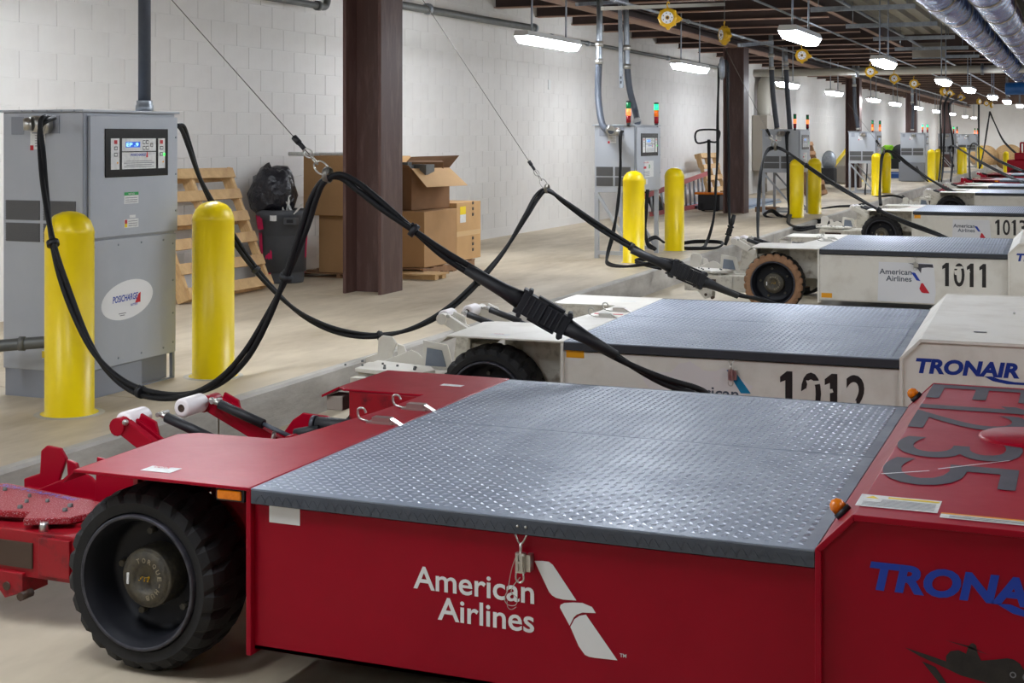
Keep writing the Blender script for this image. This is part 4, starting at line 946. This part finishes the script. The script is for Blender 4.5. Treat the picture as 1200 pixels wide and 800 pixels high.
# cables from the balancer by the second column
t = cable(D((847,70,17.2),(843,78,17.2),(842,100,17.2),(841,140,17.2),(841,180,17.2),(839,215,17.1),(837,250,17.0),(833,270,16.9),(828,284,16.8),(822,291,16.6),(800,290,16.8),(792,287,17.0),(815,283,17.1),(845,284,16.9),(840,290,16.6),(815,291,16.5),(795,291,16.5),(783,288,16.5)), 'black cable falling from the sideways reel to a coil on the platform edge', r=.013, gap=.011)
b = MB(); c = at(846,80,d=17.1); b.rings([c+Vector((0,0,.14)), c+Vector((0,0,.10)), c, c-Vector((0,0,.10)), c-Vector((0,0,.14))], [.015,.03,.035,.03,.015], 12); tag(b.build('cable_grip', M['galv']), 'grey oval cable grip below the sideways reel', 'grip')
t = cable(D((850,70,17.0),(853,80,17.0),(853,120,17.0),(854,180,17.0),(854,230,16.9),(855,262,16.7)), 'black cable hanging straight down before the second brown column, plug at its end', r=.014, gap=.010)
connector(t, at(855,270,d=16.7), Vector((-.3,0,-1)), L=.13, r=.024, root=at(850,70,d=17.0))
# third charger
hk = at(909,161,d=18.6)
t = cable(D((897,297,16.5),(890,290,16.9),(888,270,17.3),(889,235,17.8),(892,200,18.2),(898,178,18.5),(909,173,18.6),(922,178,18.4),(945,194,18.0),(970,211,17.6),(1000,229,17.0),(1030,246,16.5),(1060,260,16.0),(1090,271,15.6),(1110,279,15.3)), 'black cable arching over a hook before the third charger to the tan-tyred tractor', r=.015, gap=.015, ties=(8,11))
hanger(at(909,172,d=18.6), at(849,55,d=17.2), 'steel wire slanting from the sideways reel across the second brown column', 1.6)
t = cable(D((925,154,24),(922,160,23.8),(923,190,23.8),(924,225,23.7),(925,250,23.5),(915,257,23.2),(902,256,23.2),(896,251,23.4),(905,247,23.6),(915,254,23.4),(925,256,23.0),(940,261,22.6),(960,259,22.6),(980,264,22.0)), 'black cable lying in loops at the third charger stand', r=.02, gap=.02)
t = cable(D((958,245,26),(980,242,26.2),(1000,241,26.3),(1015,238,26.5)), 'black cable with connector on the floor between third and fourth chargers', r=.013, gap=.011)
# fourth
t = cable(D((1017,157,33),(1016,165,32.8),(1016,200,32.6),(1014,228,32.4),(1022,231,31.5),(1045,229,31),(1060,232,30.5),(1058,229,31)), 'black cable hanging down the fourth charger and lying before its bollards', r=.013, gap=.012)
t = cable(D((1032,240,27),(1031,225,27.5),(1032,200,28),(1034,182,28.3),(1040,177,28.3),(1050,181,28),(1065,193,27.5),(1085,207,26.8),(1105,219,26),(1120,226,25.3),(1140,232,24.8)), 'black cable arching before the fourth charger to the tractor beyond number 1013', r=.02, gap=.02)
hanger(at(1036,177,d=28.3), at(993,120,d=27), 'steel wire at the cable arch before the fourth charger', 1.8)
t = cable(D((1072,160,43),(1071,180,43),(1074,195,42),(1080,205,40),(1087,212,39)), 'black cable hanging from the pale fifth charger', r=.02, gap=.02)
t = cable(D((1117,195,38),(1114,182,38.5),(1113,173,39),(1118,171,38.5),(1130,178,37),(1150,190,35),(1175,203,33),(1200,215,31)), 'black cable arching right before the sixth charger, lower of the far pair', r=.02, gap=.02)
t = cable(D((1137,212,38),(1136,195,39),(1136,178,40),(1140,168,40),(1150,173,38),(1170,188,36),(1200,201,34)), 'black cable arching right before the drums, upper of the far pair', r=.02, gap=.02)
for i, (xa, xb, lb, s0) in enumerate(((1102,1103,'left',(1105,108,39)),(1107,1106,'middle',(1113,110.5,41)),(1113,1117,'right',(1126,115,45)))):
    cable(D(s0,(xa,122,40),(xa,140,40),(xb,170,40),(xb-1,195,40),(xb-3,212,39)), 'black cable falling from the far reel trio, %s of three' % lb, r=.02, gap=.02)
cable(D((1160,131,55),(1157,150,55),(1153,175,54),(1149,195,52)), 'black cable dropping to the floor before the cable drums', r=.024, gap=.02)
cable(D((1160,131,55),(1166,145,54),(1176,165,53),(1190,179,52),(1196,182,52)), 'black cable running from the farthest reels to the upright red tractor', r=.024, gap=.02)
cable(D((1147,122,52),(1147,150,52),(1147,180,52),(1148,197,51)), 'black cable hanging from the left reel of the farthest trio', r=.024, gap=.02)
# first hose of fourth charger floor: spare connector near 1011
t = cable(D((926,252,23),(924,262,21.5),(935,268,20.5),(955,266,20.5),(975,262,20.5),(985,262,20.5)), 'black cable trailing over the platform edge towards tractor 1013', r=.02, gap=.02)

# ================================================================= CLUTTER ALONG THE WALL
def pallet(loc, rot, label, L=1.2, Wd=1.02, mt='wood', nb=7, name='wooden_pallet', two=True):
    "boards run along local x, stacked along local y; thickness z"
    t = thing(name, label, 'pallet', loc, rot=rot)
    bw = .09; gap = (Wd-bw)/(nb-1)
    bm_ = MB().box((0,0,.115),(L,bw,.133)).mesh('deck_board', M[mt]); bb = MB().box((0,0,0),(L,bw,.018)).mesh('deck_board', M[mt])
    for i in range(nb): inst('deck_board', bm_, t, (random.uniform(-.01,.01), gap*i, 0), (0,0,random.uniform(-.01,.01)))
    if two:
        for i in (0, nb//2, nb-1): inst('deck_board', bb, t, (0, gap*i, 0))
    sm = MB().prism([(0,.018),(.25,.018),(.29,.05),(.42,.05),(.46,.018),(Wd-.46,.018),(Wd-.42,.05),(Wd-.29,.05),(Wd-.25,.018),(Wd,.018),(Wd,.115),(0,.115)], 0, .038, 'x').mesh('stringer', M[mt])
    for q in (0, L/2-.019, L-.038): inst('stringer', sm, t, (q, 0, 0))
    return t
def frame(o, xa, ya): # rotation matrix helper from axes
    xa = Vector(xa).normalized(); ya = Vector(ya); ya = (ya-xa*ya.dot(xa)).normalized(); za = xa.cross(ya)
    return Matrix(((xa.x,ya.x,za.x),(xa.y,ya.y,za.y),(xa.z,ya.z,za.z))).to_euler()
# leaning on the wall behind the near charger: boards horizontal (along Y), going up the wall
pallet((-6.62, 9.30, .222), frame(0, (0,1,0), (-.44,0,1.04)), 'pale wooden pallet leaning on the wall behind the near charger', L=1.22, Wd=1.1, nb=6)
# bin
t = thing('wheeled_bin', 'round charcoal waste bin with magenta spray paint, filled to the brim', 'bin', (-6.79, 11.15, PZ))
b = MB(); b.lathe([(.0005,.0),(.185,0),(.19,.02),(.225,.56),(.238,.565),(.238,.60),(.245,.61),(.25,.66),(.235,.665),(.22,.60),(.21,.1),(.0005,.1)], (0,0,0), 'z', 36); b.build('bin_body', M['bin'], t)
b = MB(); b.box((.10,-.262,.54),(.22,-.20,.60)); b.box((.13,-.266,.555),(.19,-.262,.585),mi=1); b.build('handle', [M['bin'], M['blackmat']], t).rotation_euler = (0,0,.2)
def patch(name, m, a0, a1, z0, z1, rr=.0025, n=6, jag=.02):
    b = MB(); vs = []; fs = []
    for i in range(n+1):
        a = a0+(a1-a0)*i/n
        for z in (z0+random.uniform(-jag,jag), z1+random.uniform(-jag,jag)):
            r = (.19+.035*min(z,.56)/.56 if z < .56 else .239)+rr; vs.append((r*math.cos(a), r*math.sin(a), z))
    for i in range(n): fs.append((2*i,2*i+2,2*i+3,2*i+1))
    b.add(vs, fs).build(name, m, t)
patch('spray_paint', M['pink'], -2.35, -1.85, .49, .60, .014); patch('spray_paint', M['pink'], -1.85, -1.5, .08, .28, .008, jag=.04); patch('spray_paint', M['pink'], -2.3, -2.0, .1, .44, .008, jag=.03); patch('spray_paint', M['pink'], .15, .4, .1, .46, .008, jag=.03)
patch('label', M['paper'], -1.5, -1.25, .57, .62, .014, jag=.002)
# bag
b = MB(); prof = [(.0005,-.20),(.12,-.19),(.19,-.14),(.215,-.04),(.20,.06),(.17,.13),(.13,.17),(.08,.19),(.03,.175),(.0005,.17)]
b.lathe(prof, (0,0,0), 'z', 28)
b.v = [(x*(1+.10*math.sin(5*x*9+z*14)+.05*math.sin(y_*40)), y_*(1+.08*math.sin(z*30+x*20)), z+.03*math.sin(x*22+1)+.02*math.sin(y_*31)+(.05 if (x > .1 and z > .08) else 0)+(.05 if (-.12 < x < -.03 and z > .12) else 0)) for x, y_, z in b.v]
o = b.build('rubbish_bag', M['bag']); o.location = (-6.86, 11.08, 1.05); o.rotation_euler = (0,0,.4); tag(o, 'black crumpled rubbish bag sitting on top of the round bin', 'bag')
b = MB()
for dx, dz, l, an in ((.12,.0,.16,.2),(.17,.01,.13,-.5),(.08,-.02,.12,.1),(.20,-.01,.12,.7)):
    b.beam((-6.79+dx, 11.02, .86+dz), (-6.79+dx+l*math.sin(an), 11.02, .86+dz+l*math.cos(an)), .035, .006)
tag(b.build('paper_rubbish', M['paper']), 'torn white paper waste poking out of the bin beside the bag', 'rubbish')

def carton(loc, rz, size, label, m='card', flaps=False, tape=True, marks=False, tilt=0):
    x, y_, z = size; t = thing('cardboard_box', label, 'box', loc, rot=(tilt,0,rz))
    if flaps:
        b = MB(); w = .006
        b.box((-x/2,-y_/2,0),(x/2,y_/2,w)); b.box((-x/2,-y_/2,0),(-x/2+w,y_/2,z)); b.box((x/2-w,-y_/2,0),(x/2,y_/2,z)); b.box((-x/2,-y_/2,0),(x/2,-y_/2+w,z)); b.box((-x/2,y_/2-w,0),(x/2,y_/2,z)); b.build('carton', M[m], t)
        b = MB(); f = .28
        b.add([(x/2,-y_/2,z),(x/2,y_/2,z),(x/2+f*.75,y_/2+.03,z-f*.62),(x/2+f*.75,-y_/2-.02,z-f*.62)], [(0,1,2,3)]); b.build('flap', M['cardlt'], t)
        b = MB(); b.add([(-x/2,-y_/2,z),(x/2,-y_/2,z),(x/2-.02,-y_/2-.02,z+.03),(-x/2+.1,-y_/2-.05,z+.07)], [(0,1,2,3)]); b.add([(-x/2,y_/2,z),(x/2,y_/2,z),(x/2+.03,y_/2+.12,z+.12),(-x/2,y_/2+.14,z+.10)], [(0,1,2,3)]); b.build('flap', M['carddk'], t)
    else: MB().box((-x/2,-y_/2,0),(x/2,y_/2,z)).build('carton', M[m], t, bevel=.004)
    if tape:
        b = MB(); b.box((x/2,-y_/2+.0,z*.42),(x/2+.001,y_/2,z*.42+.05)) if marks else b.box((-.03,-y_/2-.001,z*.6),(.03,-y_/2,z)); b.box((-.03,-y_/2,z),(.03,y_/2,z+.001)) if not flaps else None; b.build('tape', M['tape'], t)
    if marks:
        b = MB(); 
        for zz in (.08,.14,.20,.45,.51,.57): b.box((x/2,.08,zz*z/.6),(x/2+.002,.12,zz*z/.6+.03))
        b.box((x/2,-.22,z-.2),(x/2+.002,-.08,z-.12),mi=1); b.box((x/2,-.22,z-.12),(x/2+.002,-.08,z-.04),mi=2); b.build('print', [M['blackmat'], M['paper'], M['yel']], t)
    return t
pallet((-6.75, 11.95, .222), (0,0,0), 'dark pallet lying under the cardboard boxes right of the brown column', L=1.0, Wd=1.2, mt='wooddk', nb=6).scale = (1,1,.62)
carton((-6.17, 12.38, .307), 0, (.80,.74,.53), 'large brown carton on the pallet, left, with a dark shaded end', 'card')
carton((-6.14, 13.05, .307), 0, (.74,.60,.58), 'tan carton with black markings and a yellow label, at the right end of the stack', 'cardlt', marks=True)
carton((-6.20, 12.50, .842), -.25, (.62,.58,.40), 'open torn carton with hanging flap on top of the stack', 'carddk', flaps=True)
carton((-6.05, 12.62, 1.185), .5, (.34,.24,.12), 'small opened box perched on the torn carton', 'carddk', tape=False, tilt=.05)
carton((-6.72, 12.95, .842 if False else .90), 0, (.30,.30,.46), 'narrow tan box behind the torn carton', 'cardlt', tape=False).location = (-6.65, 13.05, .889)
b = MB()
for i in range(9): b.box((-6.42+.06*i+random.uniform(-.02,.02), 12.25+random.uniform(-.05,.1), 1.18), (-6.34+.06*i, 12.33+random.uniform(0,.1), 1.24+random.uniform(0,.06)))
b.tube([(-6.45,12.2,1.24),(-6.35,12.15,1.32),(-6.22,12.2,1.30),(-6.18,12.25,1.25)], .006, 6, 4); tag(b.build('scrap_parts', M['galvdk']), 'grey metal scrap and wire lying on the torn carton', 'scrap')
b = MB(); 
for q in (0,.16): b.box((-5.95,11.78+q,.222),(-5.55,11.86+q,.262))
b.box((-5.97,11.74,.262),(-5.53,12.05,.276)); tag(b.build('small_pallet', M['wood']), 'small broken pallet piece on the floor before the box stack', 'pallet')
# left of the column: cartons by the bin
pallet((-6.95, 11.62, .222), (0,0,0), 'dark pallet hidden under the cartons beside the bin', L=.95, Wd=.9, mt='wooddk', nb=5).scale = (1,1,.3)
carton((-6.58, 11.85, .262), 0, (.30,.30,.54), 'upright brown carton standing next to the bin', 'card', tape=False)
carton((-6.27, 11.83, .262), .04, (.28,.26,.52), 'brown carton with open top between upright box and column', 'card', tape=False)
carton((-6.45, 12.05-.20, .806), 0, (.78,.50,.56), 'big brown carton stacked on two upright ones by the bin', 'card', tape=False)
b = MB(); a = at(332,181,X=-6.75); e = at(404,177,X=-6.4); b.cyl((-6.95,11.62,1.385),(-6.12,11.72,1.385),.014,8); b.cyl((-6.45,11.68,1.386),(-6.28,11.70,1.386),.019,8,mi=1); b.cyl((-7.0,11.60,1.384),(-6.7,11.65,1.384),.019,8,mi=0)
tag(b.build('marker_pole', [M['paper'], M['redlab'], M['galvdk']]), 'red and white pole lying on the big carton by the bin', 'pole')
# small wall switch and distant fittings
p = at(645,100,X=WX+.02); tag(MB().box((WX,p.y-.06,p.z-.06),(WX+.012,p.y+.05,p.z+.08)).build('wall_switch', M['paper'], bevel=.004), 'small white box fixed high on the block wall', 'switch')

# ladder on its side
t = thing('ladder', 'red fibreglass ladder lying on edge along the wall behind the second charger', 'ladder', (-6.72, 22.7, PZ+.03))
b = MB(); b.beam((0,0,0),(.1,3.9,.02),.03,.08); b.beam((0,-.6,.30),(.1,3.6,.62),.03,.08); b.build('rail', M['ladder'], t)
for i in range(12): 
    q = .1+.31*i; MB().cyl((.01,q,0),(.01,q-.1,.34+.075*q),.02,8).build('rung', M['galv'], t)
pallet((-6.75, 26.6, .235), frame(0,(0,1,0),(-.25,.1,1.0)), 'orange brown pallet leaning on the wall behind the ladder', L=1.3, Wd=1.0, nb=5)
b = MB(); b.beam((-6.75,23.3,.26),(-6.95,22.8,1.05),.05,.22); b.beam((-6.7,23.5,.26),(-6.95,22.95,.95),.03,.14,mi=1); tag(b.build('plank', [M['blackmat'], M['wooddk']]), 'dark plank leaning on the wall left of the ladder', 'plank')
# pallet jack
t = thing('pallet_jack', 'black and orange pallet jack parked against the second brown column', 'pallet jack', (-6.2, 24.7, PZ))
MB().box((-.2,-.1,.02),(.2,.2,.30)).build('pump_body', M['blackmat'], t, bevel=.02); MB().box((-.26,-.12,.30),(.26,.22,.34)).build('frame', M['orange'], t, bevel=.01)
MB().box((-.26,.2,.06),(-.10,1.3,.12)).box((.10,.2,.06),(.26,1.3,.12)).build('fork', M['orange'], t)
b = MB(); b.cyl((0,-.05,.3),(.04,-.25,1.28),.03,10); b.build('tiller', M['blackmat'], t)
b = MB(); b.tube([(.04,-.25,1.25),(-.16,-.27,1.22),(-.20,-.28,1.36),(-.12,-.28,1.45),(.2,-.28,1.45),(.24,-.28,1.36),(.18,-.27,1.24),(.04,-.25,1.25)], .018, 8, 4); b.build('handle', M['blackmat'], t)
b = MB(); 
for s in (-.12,.12): b.lathe([(.09,-.03),(.1,-.02),(.1,.02),(.09,.03),(.0005,.03)], (s,-.02,.10), 'x', 16)
b.build('wheel', M['rubber'], t)
# electrical cabinet with conduits and bent duct on the wall
t = thing('electrical_cabinet', 'beige electrical cabinet on the wall right of the second brown column', 'electrical box', (WX+.012, 32.6, 0))
MB().box((0,0,.76),(.35,1.3,2.06)).build('enclosure', M['boxgrey'], t, bevel=.01); b = MB()
for q in (.2,.5,.75): b.cyl((.15,q,.24),(.15,q,.76),.045,10)
b.build('conduit', M['boxgrey'], t); b = MB(); b.tube([(.2,.35,2.05),(.2,.35,2.6),(.2,.5,2.80),(.2,.9,2.88),(.2,2.5,2.88)], .16, 16, 5); b.build('duct', M['wpipe'], t)
b = MB(); b.box((-6.9,25.4,PZ),(-5.7,28.6,PZ+.03)); b.box((-6.8,25.6,PZ+.03),(-5.8,28.4,PZ+.05)); b.box((-6.9,25.3,PZ+.05),(-5.75,28.7,PZ+.07)); tag(b.build('sheet_stack', M['cone']), 'stack of pale blue steel sheets on the floor behind the second column', 'sheets')
b = MB();  b.prism([(-5.40,24.75),(-5.15,24.7),(-5.0,24.95),(-5.3,25.1)], PZ, PZ+.09); tag(b.build('scrap_board', M['wooddk']), 'brown scrap board on the floor beside the second column', 'board')
# pallets leaning near the third charger
for i, (yy, xx, lb) in enumerate(((31.6,-5.72,'brown pallet standing on end right of the third charger, front one'),(32.0,-5.85,'brown pallet standing on end right of the third charger, rear one'))):
    pallet((xx, yy, PZ), frame(0,(.25,1,0),(-.35,-.08,1.0)), lb, L=.85, Wd=1.25, mt='wooddk', nb=6)
# tub and yellow-framed ramp
t = thing('waste_tub', 'dark tub with a grey upright lid before the yellow framed ramp', 'tub', (-6.75, 40.5, PZ)); MB().box((-.22,-.25,0),(.22,.25,.45)).build('tub', M['blackmat'], t, bevel=.03)
MB().lathe([(.0005,0),(.28,0),(.30,.02),(.0005,.03)], (0,0,0), 'y', 18, M=Matrix.Translation((0,.2,.65)) @ Matrix.Diagonal((.7,1,1.0,1))).build('lid', M['galv'], t)
t = thing('dock_ramp', 'grey ramp with a yellow edge between third and fourth chargers', 'ramp', (-6.65, 41.1, PZ)); MB().prism([(0,.02),(2.2,.02),(2.2,.93),(0,.5)], 0, .5, 'x').build('body', M['boxgrey'], t)
b = MB(); b.beam((.5,-.03,.52),(.5,2.22,.95),.08,.08); b.beam((0,-.03,.52),(0,2.22,.95),.08,.08); b.beam((.52,0,.03),(.52,2.2,.03),.05,.05); b.build('edge', M['yellow'], t)
# welder/hose machine
t = thing('pump_unit', 'black and lime green pump unit behind the fourth bollards', 'machine', (-5.9, 49.6, PZ))
MB().ball((.1,0,.75),.34,12,8).box((-.3,-.3,.25),(.5,.3,.6)).build('motor', M['blackmat'], t); b = MB()
for i in range(5): b.tube([(-.5+.05*i,-.2,.2),(-.62+.04*i,-.25,.5),(-.5+.05*i,-.2,.95),(-.3+.04*i,-.1,1.0),(-.25+.05*i,-.2,.5)], .028, 6, 4)
b.build('hose', M['greenv'], t); MB().box((-.7,-.4,0),(.7,.5,.14)).build('base', M['bluepal'], t)
t = tag(MB().box((-5.9,46.9,PZ),(-5.2,48.2,PZ+.14)).build('blue_pallet', M['bluepal']), 'blue pallet on the platform left of the fifth charger', 'pallet')
# cable drums by the back wall
def drum(loc, R, label, rz):
    t = thing('cable_drum', label, 'cable drum', loc, rz)
    for yy in (-.35, .30):
        MB().lathe([(.0005,yy),(R,yy),(R,yy+.05),(.0005,yy+.05)], (0,0,R), 'y', 36).build('flange', M['wood'], t)
    MB().lathe([(.0005,-.30),(R*.55,-.30),(R*.55,.30),(.0005,.30)], (0,0,R), 'y', 24).build('core', M['wooddk'], t)
    MB().cyl((0,-.37,R),(0,-.355,R),.09,12).build('hub_plate', M['blackmat'], t)
drum(at(1153,193,d=68)-Vector((0,0,CZ*0)), .58, 'wooden cable drum by the back wall, left of two', -.25); drum(at(1182,193,d=68), .60, 'wooden cable drum by the back wall, right of two', -.25)
for o in list(COL.objects):
    if o.name.startswith('cable_drum'): o.location.z = 0
# upright red tractor at far right
p = at(1196,200,d=50); t = thing('forklift', 'upright red tug with a roll frame at the far right edge', 'tug', (p.x+.35,p.y,0), -.1)
MB().box((-.75,-.5,.2),(.9,.5,.75)).box((-.5,-.45,.75),(-.1,.45,1.0)).build('body', M['red'], t, bevel=.03); b = MB()
for x in (-.3,0,.3): b.cyl((x,-.4,.75),(x,-.4,1.35),.03,8); b.cyl((x,.4,.75),(x,.4,1.35),.03,8)
b.beam((-.3,-.4,1.35),(.3,-.4,1.35),.06,.06); b.beam((-.3,.4,1.35),(.3,.4,1.35),.06,.06); b.build('roll_frame', M['red'], t)
for x in (-.5,.6):
    for yy in (-.5,.4): MB().lathe([(.0005,0),(.2,0),(.22,.02),(.22,.1),(.0005,.12)], (x,yy,.22), 'y', 18).build('wheel', M['rubber'], t)
